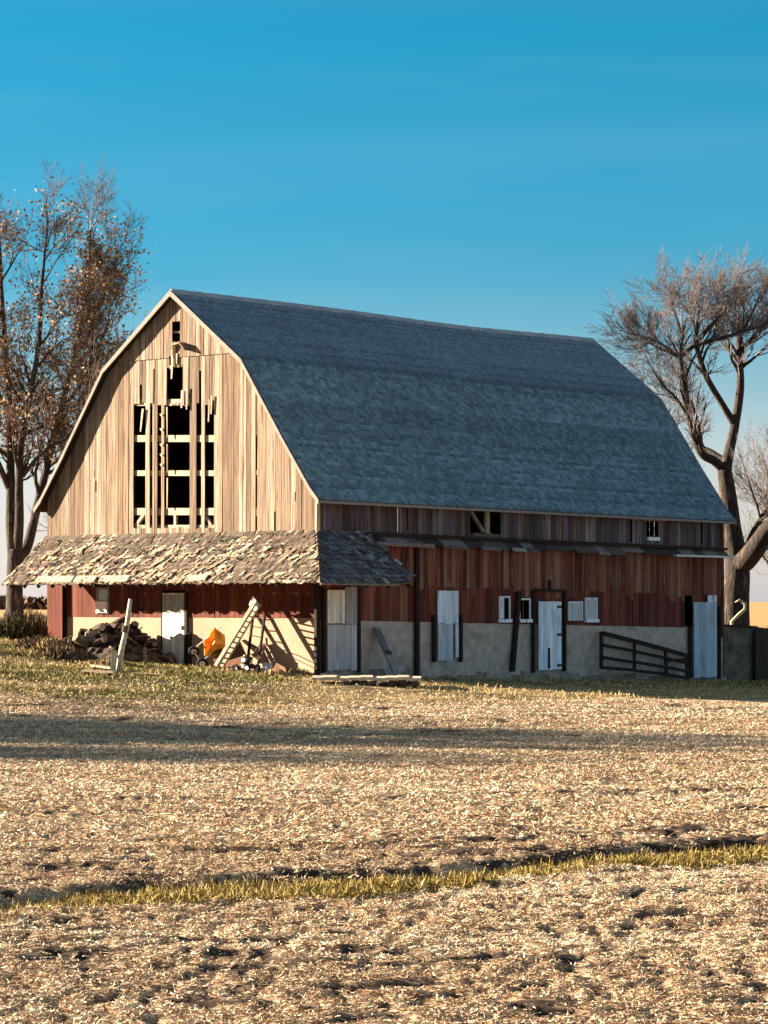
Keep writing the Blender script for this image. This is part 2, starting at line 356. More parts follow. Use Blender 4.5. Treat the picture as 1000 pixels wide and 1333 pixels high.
def edges(a0, a1, keys, w=(.15, .24)):
    ks = sorted(set([a0, a1] + [k for k in keys if a0 < k < a1])); out = [a0]
    for p, q in zip(ks[:-1], ks[1:]):
        n = max(1, round((q - p) / random.uniform(*w)))
        cut = [p + (q - p) * (i + (random.uniform(-.18, .18) if 0 < i < n else 0)) / n for i in range(1, n + 1)]
        out += cut
    return out
def siding(mb, eds, lo, hi, holes, P, colf, gap=.006, th=.028, lojit=.0):
    for a0, a1 in zip(eds[:-1], eds[1:]):
        m = (a0 + a1) / 2; iv = [(lo(m) - random.random() * lojit, None)]
        iv = [(iv[0][0], hi(m), True)]
        for h in holes:
            if h[0] < m < h[1]:
                j = h[4] if len(h) > 4 else 0; z0 = h[2] - random.random() * j * .4; z1 = h[3] + random.uniform(-1, 1) * j; nw = []
                for s, e, top in iv:
                    if z0 >= e or z1 <= s: nw.append((s, e, top)); continue
                    if z0 > s: nw.append((s, z0, False))
                    if z1 < e: nw.append((z1, e, top))
                iv = nw
        o = random.uniform(0, .012); c = colf(m)
        for s, e, top in iv:
            if e - s < .03: continue
            e0, e1 = (hi(a0), hi(a1)) if top else (e + random.uniform(-.03, .03), e + random.uniform(-.03, .03))
            b0, b1 = s, s
            gg = gap * random.choice((.5, .8, 1, 1.5, 2.5, 4, 7)); p0, p1 = a0 + gg / 2, a1 - gg / 2
            mb.hexa([P(p0, o, b0), P(p1, o, b1), P(p1, o - th, b1), P(p0, o - th, b0), P(p0, o, e0), P(p1, o, e1), P(p1, o - th, e1), P(p0, o - th, e0)], c)
def gv(x, y=600): return G(x, y)[1]
def gzz(y, x=230): return G(x, y)[2]
# --- gable siding with its broken hay door
H = []
def hole(x0, x1, y0, y1, j=.0): H.append((gv(x1), gv(x0), gzz(y1, (x0 + x1) / 2), gzz(y0, (x0 + x1) / 2), j))
keep = [(189.5, 195), (198.5, 205), (210.2, 214), (247, 255.6), (262, 266.6)]
xk = 174.2; 
for a, b in keep + [(279, 279)]:
    hole(xk, a, 526, 687, .05); xk = b
hole(217, 238.3, 478, 524, .08)                     # centre gap above the cross beam
hole(220.5, 223.5, 464, 476); hole(229.5, 233, 464, 475)
hole(225, 235.2, 418.5, 445)                        # little ventilator
hole(182, 184.8, 500, 530, .1); hole(199.6, 201.4, 482, 526, .05); hole(259.6, 262.2, 482, 526, .05); hole(245.4, 247, 512, 530)
hole(273, 274.6, 530, 545, .05); hole(332.2, 335, 568, 612, .05); hole(332.4, 334.4, 618, 661); hole(333, 335, 672, 690)
hole(357, 359.2, 668, 690, .08); hole(384, 385.5, 640, 652); hole(123, 124.3, 612, 622); hole(124.5, 126, 626, 640)
ks = sorted([h[0] for h in H] + [h[1] for h in H])
kk = []
for k in ks:
    if not kk or k - kk[-1] > .03: kk.append(k)
mb = MB()
pal_g = [(.27, .188, .132), (.32, .232, .17), (.21, .14, .096), (.37, .275, .205), (.27, .182, .12), (.16, .102, .068), (.3, .218, .16), (.2, .128, .082), (.34, .252, .185), (.245, .168, .115)]
def gcol(m): 
    c = random.choice(pal_g); k = random.uniform(.85, 1.12); return tuple(x * k for x in c)
split = gzz(464)
siding(mb, edges(0.0, W, kk), lambda a: 3.75, lambda a: min(split, roof_z(a) - .07), H, lambda a, o, z: (-.004 - o, a, z), gcol, lojit=.0)
siding(mb, edges(2.9, W - 2.9, kk), lambda a: split - .03, lambda a: max(split, roof_z(a) - .07), H, lambda a, o, z: (-.036 - o, a, z), gcol)
mb.build('gable_siding', M['gable'], barn)
# splintered strips hanging loose across the opening
mb = MB()
for x0, y0, x1, y1, w in ((186, 532, 183, 562, .08), (224.5, 455, 223.4, 493, .1), (237.5, 508, 236.4, 531, .09), (243.5, 505, 243, 533, .07), (272.5, 520, 271.5, 549, .07), (276, 515, 275, 539, .06), (230.5, 460, 230, 474, .06), (217.4, 530, 217.8, 569, .05), (217.8, 578, 218, 615, .05), (218, 622, 217.6, 662, .05)):
    mb = MB(); mb.bar(G(x0, y0, -.06), G(x1, y1, -.06), w, .02, up=(1, 0, 0), c=(.5, .38, .26), w1=w * .55); mb.build('loose_strip', M['gable'], barn)
for y in (541, 560, 580, 593, 606): mb = MB(); mb.bar(G(211.5, y, -.05), G(208.3, y - 2, -.05), .1, .02, up=(1, 0, 0), c=(.48, .36, .24), w1=.03); mb.build('splinter', M['gable'], barn)
for y, x0, x1, h in ((524, 172, 250, .2), (571, 172, 281, .2), (616, 172, 281, .16), (666, 172, 281, .21), (686, 172, 281, .12), (476, 214, 241, .1), (432.5, 224, 236, .06)):
    b = MB(); b.bar(G(x0, y, .12), G(x1, y, .12), .14, h, c=(1, 1, 1)); b.build('cross_beam', M['beam'], barn)
for p, q, w in (((229, 668), (229, 686), .09), ((186, 686), (176, 689), .1), ((266, 668), (278, 688), .1), ((188, 670), (176, 687), .1)):
    b = MB(); b.bar(G(*p, .1), G(*q, .1), .1, w, up=(1, 0, 0)); b.build('brace', M['beam'], barn)
# hay hood bracket under the ventilator
b = MB()
b.bar(G(226, 449.5, -.16), G(236, 446, -.16), .24, .04, c=(.45, .34, .24)); b.bar(G(236, 446, -.16), G(243.5, 455.5, -.16), .24, .04, c=(.2, .14, .1))
b.bar(G(226.5, 450, -.1), G(226.5, 463, -.04), .1, .06, c=(.6, .45, .3)); b.build('hay_hood', M['gable'], barn)
# --- foundation and lower red boards of the gable
b = MB(); g0 = lambda v: -.6
hz = 1.63
b.box((0, 0, -.9), (.3, W, hz)); b.build('block_foundation', M['block'], barn)
b = MB()
pal_r = [(.12, .026, .014), (.14, .032, .018), (.1, .021, .012), (.165, .045, .027)]
dh = [(gv(241.5, 800) , gv(212.5, 800), -1, 2.42), (G(142, 780)[1], G(128, 780)[1], 1.74, 2.56)]
siding(b, edges(.0, W, [d[0] for d in dh] + [d[1] for d in dh], (.2, .3)), lambda a: hz, lambda a: 3.9, dh, lambda a, o, z: (-.01 - o, a, z), lambda m: random.choice(pal_r))
b.build('red_siding', M['red'], barn)
def slab_door(name, pts, off, cols, n, axis_='g', mt='white', parent=barn, th=.045, label=None):
    """door made of vertical boards between two opposite corners (photo side coordinates)"""
    f = G if axis_ == 'g' else S
    (x0, y0), (x1, y1) = pts
    A0 = f(x0, y0, off); A1 = f(x1, y1, off); mb = MB(); i = 1 if axis_ == 'g' else 0
    a, e = A0[i], A1[i]; zt, zb = A0[2], A1[2]
    for k in range(n):
        p, q = a + (e - a) * k / n, a + (e - a) * (k + .96) / n
        lo_, hi_ = min(p, q), max(p, q); c = cols[k % len(cols)]; dz = random.uniform(-.02, .02)
        if axis_ == 'g': mb.box((off - th, lo_, zb + dz), (off, hi_, zt), c)
        else: mb.box((lo_, off - th, zb + dz), (hi_, off, zt), c)
    d = mb.build(name, M[mt], parent)
    if label: d['label'] = label
    return d, (a, e, zt, zb)
warmw = [(1.12, .96, .74), (1.05, .9, .68), (1.2, 1.03, .8), (.95, .8, .6)]
d, (a, e, zt, zb) = slab_door('door', ((213, 772), (241, 864)), -.03, warmw, 5, label='cream painted plank door in the gable')
for x in (219, 235.5):
    c = G(x, 782, -.085); b = MB(); b.tube([(c[0], c[1], c[2]), (c[0] + .015, c[1], c[2])], [.13, .13], 14); p = b.build('pane', M['galv'], d)
b = MB(); b.box((-.09, e + .02, zt - .55), (-.078, a - .02, zt - .05), (.5, .46, .36)); b.build('shade_toned_top', M['grey'], d)  # grey colour paints the eave's shade over the upper door
b = MB(); b.box((-.11, e + .06, (zt + zb) / 2 - .05), (-.08, e + .1, (zt + zb) / 2 + .08)); b.build('handle', M['steel'], d)
b = MB(); b.box((-.09, e - .12, zb - .2), (-.012, e - .02, zt + .02), (1.6, .8, .5)); b.box((-.12, e - .26, 0), (-.012, e - .16, zb + .9)); b.build('door_jamb', M['dark'], barn)
b = MB(); b.box((-.05, a + .02, zb - .2), (-.01, a + .09, zt + .02)); b.build('door_jamb', M['dark'], barn)
# window with white sill block
p, q = G(128, 766), G(142, 797); b = MB()
b.box((-.06, q[1] - .04, q[2] - .05), (-.02, q[1] + .03, p[2] + .02)); b.box((-.06, p[1] - .03, q[2] - .05), (-.02, p[1] + .04, p[2] + .02)); b.box((-.06, q[1], p[2] - .04), (-.02, p[1], p[2] + .03))
wn = b.build('window', M['trim'], barn); b = MB(); b.box((-.03, q[1] + .03, q[2] + .35), (-.015, p[1] - .03, p[2] - .04)); b.build('pane', M['glass'], wn)
b = MB(); b.box((-.1, q[1], q[2] - .02), (.02, p[1], q[2] + .33), (1.2, 1.05, .85)); b.build('sill', M['white'], wn)
# left corner: red sliding panel and dark gap
p, q = G(64, 762, -.12), G(82, 838, -.12); b = MB()
for k in range(4):
    t0, t1 = k / 4, (k + .97) / 4; b.box((-.16, q[1] + (p[1] - q[1]) * t0, q[2]), (-.12, q[1] + (p[1] - q[1]) * t1, 3.3), random.choice(pal_r))
b.build('sliding_panel', M['red'], barn)
p, q = G(83.5, 765), G(88, 838); b = MB(); b.box((-.05, q[1], q[2] - .2), (-.012, p[1], 3.0)); b.build('post', M['dark'], barn)  # dark strip painted where the unlit gap shows, not a real post
# --- long side: foundation, red boards, grey band
def strip(mb, z0, z1, v0, v1, c=(1, 1, 1), n=12, u0=0., u1=L):
    for i in range(n):
        a, b_ = u0 + (u1 - u0) * i / n, u0 + (u1 - u0) * (i + 1) / n
        mb.hexa([(a, v0, zm(a, z0)), (b_, v0, zm(b_, z0)), (b_, v1, zm(b_, z0)), (a, v1, zm(a, z0)), (a, v0, zm(a, z1)), (b_, v0, zm(b_, z1)), (b_, v1, zm(b_, z1)), (a, v1, zm(a, z1))], c)
b = MB(); strip(b, -1.2, 1.6, .0, .3, u0=.3); b.build('concrete_foundation', M['conc'], barn)
u = .45
while u < L - .3:
    w = random.uniform(.25, .8); h = random.uniform(.02, .2); z = zm(u, 0); e = u + w - .015; o1, o2 = random.uniform(.004, .03), random.uniform(.004, .03)
    j = lambda k=.04: random.uniform(-k, k)
    b = MB(); b.hexa([(u, -o1, z - .5), (e, -o2, z - .5), (e, .05, z - .5), (u, .05, z - .5), (u + abs(j()), -o1 * .6, z + h + j()), (e - abs(j()), -o2 * .6, z + h + j()), (e, .05, z + h), (u, .05, z + h)], random.choice([(.34, .265, .22), (.42, .33, .275), (.24, .185, .15), (.3, .23, .19)])); b.build('footing_stone', M['rubble'], barn)
    u += w
Hl = []
def lhole(x0, x1, y0, y1, j=0):
    p, q = S(x0, y0), S(x1, y1); Hl.append((p[0], q[0], q[2], p[2], j))
lhole(612, 652, 658, 695); lhole(841.5, 857, 678, 703)      # openings of the upper band
lhole(655, 661.5, 778, 805); lhole(674.5, 688.5, 780, 808); lhole(891, 901, 775, 817)
lhole(820, 823, 676, 706); lhole(912, 915, 680, 708); lhole(529, 531, 662, 690)
nl = len(Hl)
pal_u = [(.15, .108, .1), (.18, .13, .122), (.115, .08, .075), (.21, .155, .146), (.135, .095, .089), (.26, .2, .19), (.075, .05, .046), (.1, .069, .064)]
ksl = [h[0] for h in Hl] + [h[1] for h in Hl]
b = MB(); siding(b, edges(0, L, ksl, (.17, .27)), lambda a: zm(a, 3.95), lambda a: zm(a, 5.2), Hl, lambda a, o, z: (a, -.01 - o, z), lambda m: tuple(x * random.uniform(.8, 1.15) for x in random.choice(pal_u)))
b.build('upper_siding', M['grey'], barn)
pal_l = [(.22, .064, .037), (.18, .048, .028), (.25, .08, .047), (.27, .1, .06), (.32, .15, .095), (.13, .034, .022), (.2, .056, .033), (.23, .07, .042), (.1, .026, .017)]
pal_d = [(.18, .04, .026), (.2, .046, .03), (.14, .031, .021), (.22, .056, .036), (.1, .024, .017)]
zsplit = lambda a: zm(a, 2.62)
b = MB(); siding(b, edges(0, L, ksl, (.17, .3)), lambda a: zsplit(a) - random.choice([0, 0, 0, .1, .25]), lambda a: zm(a, 3.98), Hl, lambda a, o, z: (a, -.022 - o, z), lambda m: random.choice(pal_l))
b.build('red_siding', M['red2'], barn); b = MB()
siding(b, edges(0, L, ksl, (.2, .34)), lambda a: zm(a, 1.58), lambda a: zsplit(a) + .03, Hl, lambda a, o, z: (a, -.008 - o * .6, z), lambda m: random.choice(pal_d if m > 4 else pal_l))
b.build('red_siding', M['red'], barn)
# frame behind the openings
b = MB(); b.bar(S(634, 665, .12), S(634, 697, .12), .16, .1, up=(0, 1, 0)); b.build('sun_tinted_stud', M['beam'], barn)  # pale colour paints in the sunlight falling on this stud
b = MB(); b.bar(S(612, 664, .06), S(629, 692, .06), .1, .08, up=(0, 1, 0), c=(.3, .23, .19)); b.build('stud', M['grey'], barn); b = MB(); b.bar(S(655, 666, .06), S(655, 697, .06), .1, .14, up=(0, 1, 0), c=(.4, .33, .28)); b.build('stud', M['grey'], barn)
# inside linings that keep the barn dark
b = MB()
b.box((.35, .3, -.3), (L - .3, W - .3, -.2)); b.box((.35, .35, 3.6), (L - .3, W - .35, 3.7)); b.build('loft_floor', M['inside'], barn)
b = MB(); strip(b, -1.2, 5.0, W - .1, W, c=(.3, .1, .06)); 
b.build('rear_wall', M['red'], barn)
b = MB(); eds = edges(0.0, W, [], (.25, .3))
siding(b, eds, lambda a: -1.2, lambda a: roof_z(a) - .12, [], lambda a, o, z: (L - .02 + o, a, zm(L, z)), lambda m: random.choice(pal_r))
b.build('end_gable_siding', M['red'], barn)
# corner boards, posts, jambs
b = MB(); b.box((-.055, -.05, -.3), (.12, .0, 4.05), (.3, .1, .06)); b.build('corner_board', M['dark'], barn)
b = MB(); b.box((-.06, -.055, 4.0), (.1, -.02, 5.0), (.55, .42, .3)); b.build('corner_board', M['gable'], barn)
b = MB(); b.box((L - .1, -.06, zm(L, 1.3)), (L + .03, .05, zm(L, 4.9)), (.16, .05, .03)); b.build('corner_board', M['red'], barn)
for xa, ya, xb, yb, w in ((543, 702, 543, 884, .15), (676, 770, 667, 874, .17), (694.5, 768, 694.5, 876, .1), (735, 768, 735, 874, .1), (565, 800, 565, 862, .1), (600, 800, 600, 862, .1), (898.5, 815, 898.5, 882, .1), (937, 790, 936.5, 884, .1), (421.5, 765, 421.5, 876, .09), (467, 765, 467, 876, .1), (412, 760, 412, 884, .1)):
    b = MB(); b.bar(S(xa, ya, -.09), S(xb, yb, -.09), .09, w, up=(1, 0, 0)); b.build('post', M['dark'], barn)
b = MB(); b.bar(S(697, 768, -.1), S(736, 769, -.1), .06, .08); b.bar(S(716, 755, -.1), S(716, 768, -.1), .06, .08, up=(0, 1, 0)); b.build('door_track', M['dark'], barn)
# doors of the long side
blue = [(.95, 1.0, 1.08), (1.05, 1.08, 1.12), (.85, .93, 1.0)]
d, q = slab_door('door', ((425.5, 768), (448, 811)), -.07, [(1.1, 1.0, .86), (.9, .8, .66), (1.15, 1.05, .9)], 6, 's', label='upper half of the split door, flaking white planks')
slab_door('door', ((449, 764), (464, 812)), -.05, [(.5, .44, .42), (.62, .56, .54)], 3, 's', label='grey plank strip beside the split door')
d, q = slab_door('door', ((425.5, 813.5), (463.5, 872)), -.07, [(.62, .58, .58), (.7, .66, .66), (.58, .55, .55)], 5, 's', label='lower half of the split door, bare grey planks')
d, q = slab_door('door', ((569, 769), (596, 812)), -.08, blue, 3, 's', label='pale blue white door, top part')
d2, q = slab_door('door_panel', ((569.5, 812), (588.5, 860)), -.075, [(.7, .72, .78), (.62, .65, .7)], 3, 's'); d2.parent = d
d2, q = slab_door('door_edge', ((592, 812), (596, 856)), -.06, [(.9, .9, .95)], 1, 's'); d2.parent = d
d, q = slab_door('door', ((700.5, 783), (730, 871)), -.08, [(1.05, 1.1, 1.15), (.9, .97, 1.03), (1.15, 1.17, 1.2), (1, 1.03, 1.1)], 5, 's', label='peeling white plank door in the middle of the long wall')
for y in (790, 826, 866):
    b = MB(); p = S(729, y, -.14); b.box((p[0] - .12, -.145, p[2] - .04), (p[0] + .08, -.126, p[2] + .04)); b.build('hinge', M['steel'], d)
b = MB(); p = S(715, 858, -.13); b.box((p[0] - .05, -.137, p[2] - .3), (p[0] + .05, -.1255, p[2] + .35)); b.build('rot_hole', M['dark'], d)
d, q = slab_door('door', ((902.5, 784), (932.5, 881)), -.08, [(.55, .66, .74), (.48, .58, .66), (.6, .7, .78)], 4, 's', label='blue grey plank door at the far end')
b = MB(); p0, p1 = S(921, 775, -.07), S(932, 785, -.07); b.box((p0[0], -.11, p1[2]), (p1[0], -.07, p0[2]), (1, 1, 1)); b.build('door_hood', M['white'], d)
# windows of the long side
def window(x0, y0, x1, y1, pane=True, sill=True):
    p, q = S(x0, y0), S(x1, y1); b = MB(); t = .05
    b.box((p[0], -.07, q[2]), (p[0] + t, -.03, p[2])); b.box((q[0] - t, -.07, q[2]), (q[0], -.03, p[2])); b.box((p[0] + t, -.07, p[2] - t), (q[0] - t, -.03, p[2]))
    w = b.build('window', M['white'], barn)
    if pane: b = MB(); b.box((p[0] + t, -.05, q[2]), (q[0] - t, -.035, p[2] - t)); b.build('pane', M['glass'], w)
    if sill: b = MB(); b.box((p[0] - .03, -.12, q[2] - .1), (q[0] + .03, -.03, q[2]), (1.2, 1.2, 1.2)); b.build('sill', M['white'], w)
window(648, 776, 662.5, 806, False); window(674, 779, 689, 806, False); window(738, 783, 757, 808, True, False); window(760, 778, 776, 806)
p, q = S(648.5, 777), S(654.5, 805); b = MB(); b.box((p[0], -.06, q[2]), (q[0], -.03, p[2]), (1, .95, .9)); b.build('shutter', M['white'], barn)
p, q = S(842, 699), S(857, 704); b = MB(); b.box((p[0], -.08, q[2]), (q[0], .05, p[2]), (1.1, 1.05, 1)); b.build('sill', M['white'], barn)
b = MB(); b.bar(S(822, 674.5, -.06), S(866, 677, -.06), .05, .09, c=(.75, .55, .3)); b.build('header_board', M['gable'], barn)
# --- main roof
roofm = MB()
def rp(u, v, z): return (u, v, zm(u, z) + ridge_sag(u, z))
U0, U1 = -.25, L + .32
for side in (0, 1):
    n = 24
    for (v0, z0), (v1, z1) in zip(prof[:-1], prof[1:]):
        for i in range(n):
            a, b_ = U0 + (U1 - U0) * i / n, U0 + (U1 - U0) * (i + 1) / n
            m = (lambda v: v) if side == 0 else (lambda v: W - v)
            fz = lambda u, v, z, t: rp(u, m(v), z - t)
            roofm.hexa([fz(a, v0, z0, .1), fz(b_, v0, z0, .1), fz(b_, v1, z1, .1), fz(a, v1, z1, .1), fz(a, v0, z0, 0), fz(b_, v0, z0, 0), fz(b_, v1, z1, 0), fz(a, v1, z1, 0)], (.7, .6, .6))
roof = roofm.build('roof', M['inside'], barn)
# shingle courses
seg = []; s = 0
for (v0, z0), (v1, z1) in zip(prof[:-1], prof[1:]): seg.append(s); s += math.hypot(v1 - v0, z1 - z0)
seg.append(s); TL = s
def along(t):
    v = np.interp(t, seg, [p[0] for p in prof]); z = np.interp(t, seg, [p[1] for p in prof]); return v, z
sag_u = lambda u, z: -.09 * np.exp(-((u - 13.5) / 4.5) ** 2) * np.maximum(0, (z - 7) / 4.3)
zmn = lambda u, z: z - u / L * np.maximum(0, .48 - .065 * np.minimum(z, 5) - np.maximum(0, z - 5) * .0246)
Vl, Cl, cnt = [], [], 0
cw, ex = .17, .125
nc = int(TL / ex)
for side in (0, 1):
    for k in range(nc):
        t0, t1 = k * ex - .01, (k + 1) * ex + .02
        v0, z0 = along(max(0, t0)); v1, z1 = along(min(TL, t1))
        tx, tz = v1 - v0, z1 - z0; ln = math.hypot(tx, tz); nv, nz = -tz / ln, tx / ln
        off = rng.random() * cw; us = np.arange(U0 - off, U1 + cw, cw); ua = np.clip(us[:-1], U0, U1); ub = np.clip(us[1:], U0, U1)
        ok = ub - ua > .01; ua, ub = ua[ok] + .003, ub[ok] - .003; n = len(ua)
        lift = .02 + .022 * rng.random(n) ** 2; zero = np.zeros(n)
        def pt(u, v, z, o): 
            o = o + zero; vv = v + nv * o; zz = z + nz * o; Z = zmn(u, zz) + sag_u(u, zz)
            return np.stack([u, vv if side == 0 else W - vv, Z], 1)
        a = [pt(ua, v0, z0, lift), pt(ub, v0, z0, lift), pt(ub, v1, z1, .006), pt(ua, v1, z1, .006), pt(ua, v0, z0, .0), pt(ub, v0, z0, .0)]
        Vl.append(np.stack(a, 1)); g = .5 + .5 * vn(ua * .5, np.full(n, k * .12), 51)
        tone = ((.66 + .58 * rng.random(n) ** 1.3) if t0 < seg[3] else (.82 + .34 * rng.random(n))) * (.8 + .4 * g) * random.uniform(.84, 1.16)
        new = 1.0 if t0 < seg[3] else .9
        Cl.append(((A((.118, .195, .245)) if t0 < seg[3] else A((.122, .185, .24))) * (.72 if abs(t0 - seg[3]) < .1 else 1.06))[None, :] * tone[:, None] * new)  # course at the break darkened: a shadow line painted into the shingles
V = np.concatenate(Vl); n = len(V); b = np.arange(n)[:, None] * 6
np_mesh('shingles', V.reshape(-1, 3), np.concatenate([b + A([0, 1, 2, 3]), b + A([4, 5, 1, 0])]), np.repeat(np.concatenate(Cl), 6, axis=0), M['shingle'], roof)
b = MB()
for i in range(30):
    a, c = U0 + (U1 - U0) * i / 30, U0 + (U1 - U0) * (i + .97) / 30
    for sgn in (-1, 1):
        f = lambda u, dv, dz: rp(u, W / 2 + sgn * dv, 11.32 + dz)
        b.hexa([f(a, 0, .02), f(c, 0, .03), f(c, .16, -.11), f(a, .16, -.12), f(a, 0, .045), f(c, 0, .055), f(c, .17, -.085), f(a, .17, -.095)], (.3, .33, .35) if i % 2 else (.35, .37, .39))
b.build('ridge_cap', M['shingle'], roof)
for side in (0, 1):
    for ue, nm in ((U0, 'rake_board'), (U1, 'rake_board')):
        b = MB(); m = (lambda v: v) if side == 0 else (lambda v: W - v)
        x0, x1 = (ue - .045, ue - .002) if ue < 0 else (ue + .002, ue + .045)
        for (v0, z0), (v1, z1) in zip(prof[:-1], prof[1:]):
            b.hexa([(x0, m(v0), zm(ue, z0) - .15), (x1, m(v0), zm(ue, z0) - .15), (x1, m(v1), zm(ue, z1) - .17), (x0, m(v1), zm(ue, z1) - .17), (x0, m(v0), zm(ue, z0) + .0), (x1, m(v0), zm(ue, z0) + .0), (x1, m(v1), zm(ue, z1) + .0), (x0, m(v1), zm(ue, z1) + .0)])
        b.build(nm, M['trim'], roof)
    b = MB(); v = prof[0][0]; m = v - .03 if side == 0 else W - v + .005
    for i in range(12):
        a, c = U0 + (U1 - U0) * i / 12, U0 + (U1 - U0) * (i + 1) / 12
        b.hexa([(a, m, zm(a, 4.97) - .1), (c, m, zm(c, 4.97) - .1), (c, m + .025, zm(c, 4.97) - .1), (a, m + .025, zm(a, 4.97) - .1), (a, m, zm(a, 4.97) - .02), (c, m, zm(c, 4.97) - .02), (c, m + .025, zm(c, 4.97) - .02), (a, m + .025, zm(a, 4.97) - .02)])
    b.build('fascia', M['trim'], roof)
# --- skirt roof round the gable foot
PS, ZT, ZB = 1.45, 4.12, 2.63
VL_b = G(4, 757, -PS)[1]; VL_t = W + .05
b = MB(); cs = [(.2, .13, .08)]
nrow = 9
sk = bpy.data.objects.new('skirt_roof', None)
def front(t, a):                                    # t 0 top .. 1 eave ; a along
    v0, v1 = -PS * t, VL_t + (VL_b - VL_t) * t
    return v0 + (v1 - v0) * a
for r in range(nrow):                               # sheathing boards with gaps
    t0, t1 = r / nrow, (r + .86) / nrow; sag = lambda t: ZT + (ZB - ZT) * t
    z0, z1 = sag(t0), sag(t1)
    b.hexa([(-PS * t1, front(t1, 0), z1 - .03), (-PS * t1, front(t1, 1), z1 - .03), (-PS * t0, front(t0, 1), z0 - .03), (-PS * t0, front(t0, 0), z0 - .03), (-PS * t1, front(t1, 0), z1), (-PS * t1, front(t1, 1), z1), (-PS * t0, front(t0, 1), z0), (-PS * t0, front(t0, 0), z0)], (.28, .18, .11))
b.build('skirt_roof', M['cedar'], barn); skirt = bpy.data.objects['skirt_roof.001'] if 'skirt_roof.001' in bpy.data.objects else None
bpy.data.objects.remove(sk)
skirt = [o for o in barn.children if o.name.startswith('skirt_roof')][0]; skirt.name = 'skirt_roof'
def shake(mb, org, down, side, nrm, w, ln, c, rot=0., tip=0.05, curl=.0, th=.009):
    cr, sr = math.cos(rot), math.sin(rot)
    d = down * cr + side * sr; sd = side * cr - down * sr
    p0 = org; p1 = org + d * ln * .55 + nrm * (tip * .5); p2 = org + d * ln + nrm * (tip + curl)
    h = sd * w / 2; t = nrm * th
    for a, b_ in ((p0, p1), (p1, p2)):
        mb.hexa([a - h, a + h, b_ + h, b_ - h, a - h + t, a + h + t, b_ + h + t, b_ - h + t], c)
pal_s = [(.105, .076, .056), (.13, .098, .072), (.08, .057, .042), (.17, .13, .096), (.058, .041, .03), (.118, .085, .06)]
pal_p = [(.42, .325, .235), (.34, .26, .18), (.5, .4, .3)]
mb = MB()
down = Vector((-PS, 0, ZB - ZT)); SL = down.length; down.normalize(); side = Vector((0, 1, 0)); nrm = Vector((ZB - ZT, 0, PS)).normalized() * -1
nrm = Vector((-(ZT - ZB), 0, PS)).normalized()
rows = 14
for r in range(rows):
    t = r / rows; v0, v1 = front(t, 0) + .02, front(t, 1) - .02; v = v0 
    while v < v1:
        w = random.uniform(.07, .16); t_ = t + random.uniform(-.01, .012)
        wear = vn(np.array([v * .7]), np.array([t * 5.]), 61)[0]
        wear2 = wear + .25 * (t - .4)
        if random.random() < .04 + .2 * (wear2 > .68): v += w; continue
        old = random.random() < (.06 + .6 * (wear2 > .55))
        c = random.choice(pal_p if old and random.random() < .62 else pal_s); c = tuple(x * random.uniform(.85, 1.12) for x in c)
        rot = random.gauss(0, .05) if not old else random.gauss(.28, .25)
        shake(mb, Vector((-PS * t_, v + w / 2, ZT + (ZB - ZT) * t_)) + nrm * .01, down, side, nrm, w * .96, SL / rows * random.uniform(1.25, 1.6), c, rot, random.uniform(.01, .022), random.uniform(0, .06) if old else 0)
        v += w
for i in range(70):                                 # slipped and bare lath lying on the slope
    t = random.uniform(.25, .98); a = random.random(); v = front(t, a)
    shake(mb, Vector((-PS * t, v, ZT + (ZB - ZT) * t)) + nrm * .05, down, side, nrm, random.uniform(.05, .1), random.uniform(.25, .5) * min(1, (1.06 - t) * 3), random.choice(pal_p), random.gauss(.5, .3), .03, random.uniform(0, .05))
for v, w in ((8.6, 1.6), (7.6, .9), (3.0, .8), (6.2, 1.2)): mb.hexa([Vector((-PS * 1.0, v, ZB + .04)) , Vector((-PS * 1.0, v + w, ZB + .04)), Vector((-PS * .9, v + w, ZB + .2)), Vector((-PS * .9, v, ZB + .2)), Vector((-PS * 1.0, v, ZB + .06)) + nrm * .03, Vector((-PS * 1.0, v + w, ZB + .06)) + nrm * .03, Vector((-PS * .9, v + w, ZB + .22)) + nrm * .03, Vector((-PS * .9, v, ZB + .22)) + nrm * .03], (.42, .33, .24))
mb.build('cedar_shakes', M['cedar'], skirt)
# side return of the skirt, torn off along a ragged diagonal
mb = MB(); down2 = Vector((0, -PS, ZB - ZT)).normalized(); side2 = Vector((1, 0, 0)); nrm2 = Vector((0, -(ZT - ZB), PS)).normalized()
ue = lambda t: 2.0 + .5 * t
b = MB()
for r in range(9):
    t0, t1 = r / 9, (r + .9) / 9; z0, z1 = ZT + (ZB - ZT) * t0, ZT + (ZB - ZT) * t1
    b.hexa([(-PS * t0, -PS * t0, z0 - .03), (ue(t0), -PS * t0, z0 - .05), (ue(t1), -PS * t1, z1 - .05), (-PS * t1, -PS * t1, z1 - .03), (-PS * t0, -PS * t0, z0), (ue(t0), -PS * t0, z0 - .02), (ue(t1), -PS * t1, z1 - .02), (-PS * t1, -PS * t1, z1)], (.14, .1, .09))
b.build('sheathing', M['cedar'], skirt)
pal_b = [(.13, .13, .135), (.1, .1, .105), (.17, .17, .17), (.08, .075, .08)]
for r in range(11):
    t = r / 11; u = -PS * t + .02
    while u < ue(t) + random.uniform(-.25, .2):
        w = random.uniform(.12, .24); far = u > ue(t) - 1.3
        c = random.choice([(.3, .29, .28), (.22, .22, .22), (.38, .36, .34)] if far and random.random() < .3 else pal_b)
        shake(mb, Vector((u + w / 2, -PS * t, ZT + (ZB - ZT) * t)) + nrm2 * .01, down2, side2, nrm2, w * .95, SL / 11 * random.uniform(1.2, 1.55), c, random.gauss(0, .06) if not far else random.gauss(.25, .3), random.uniform(.015, .045), random.uniform(0, .09) if far else random.uniform(0, .02))
        u += w
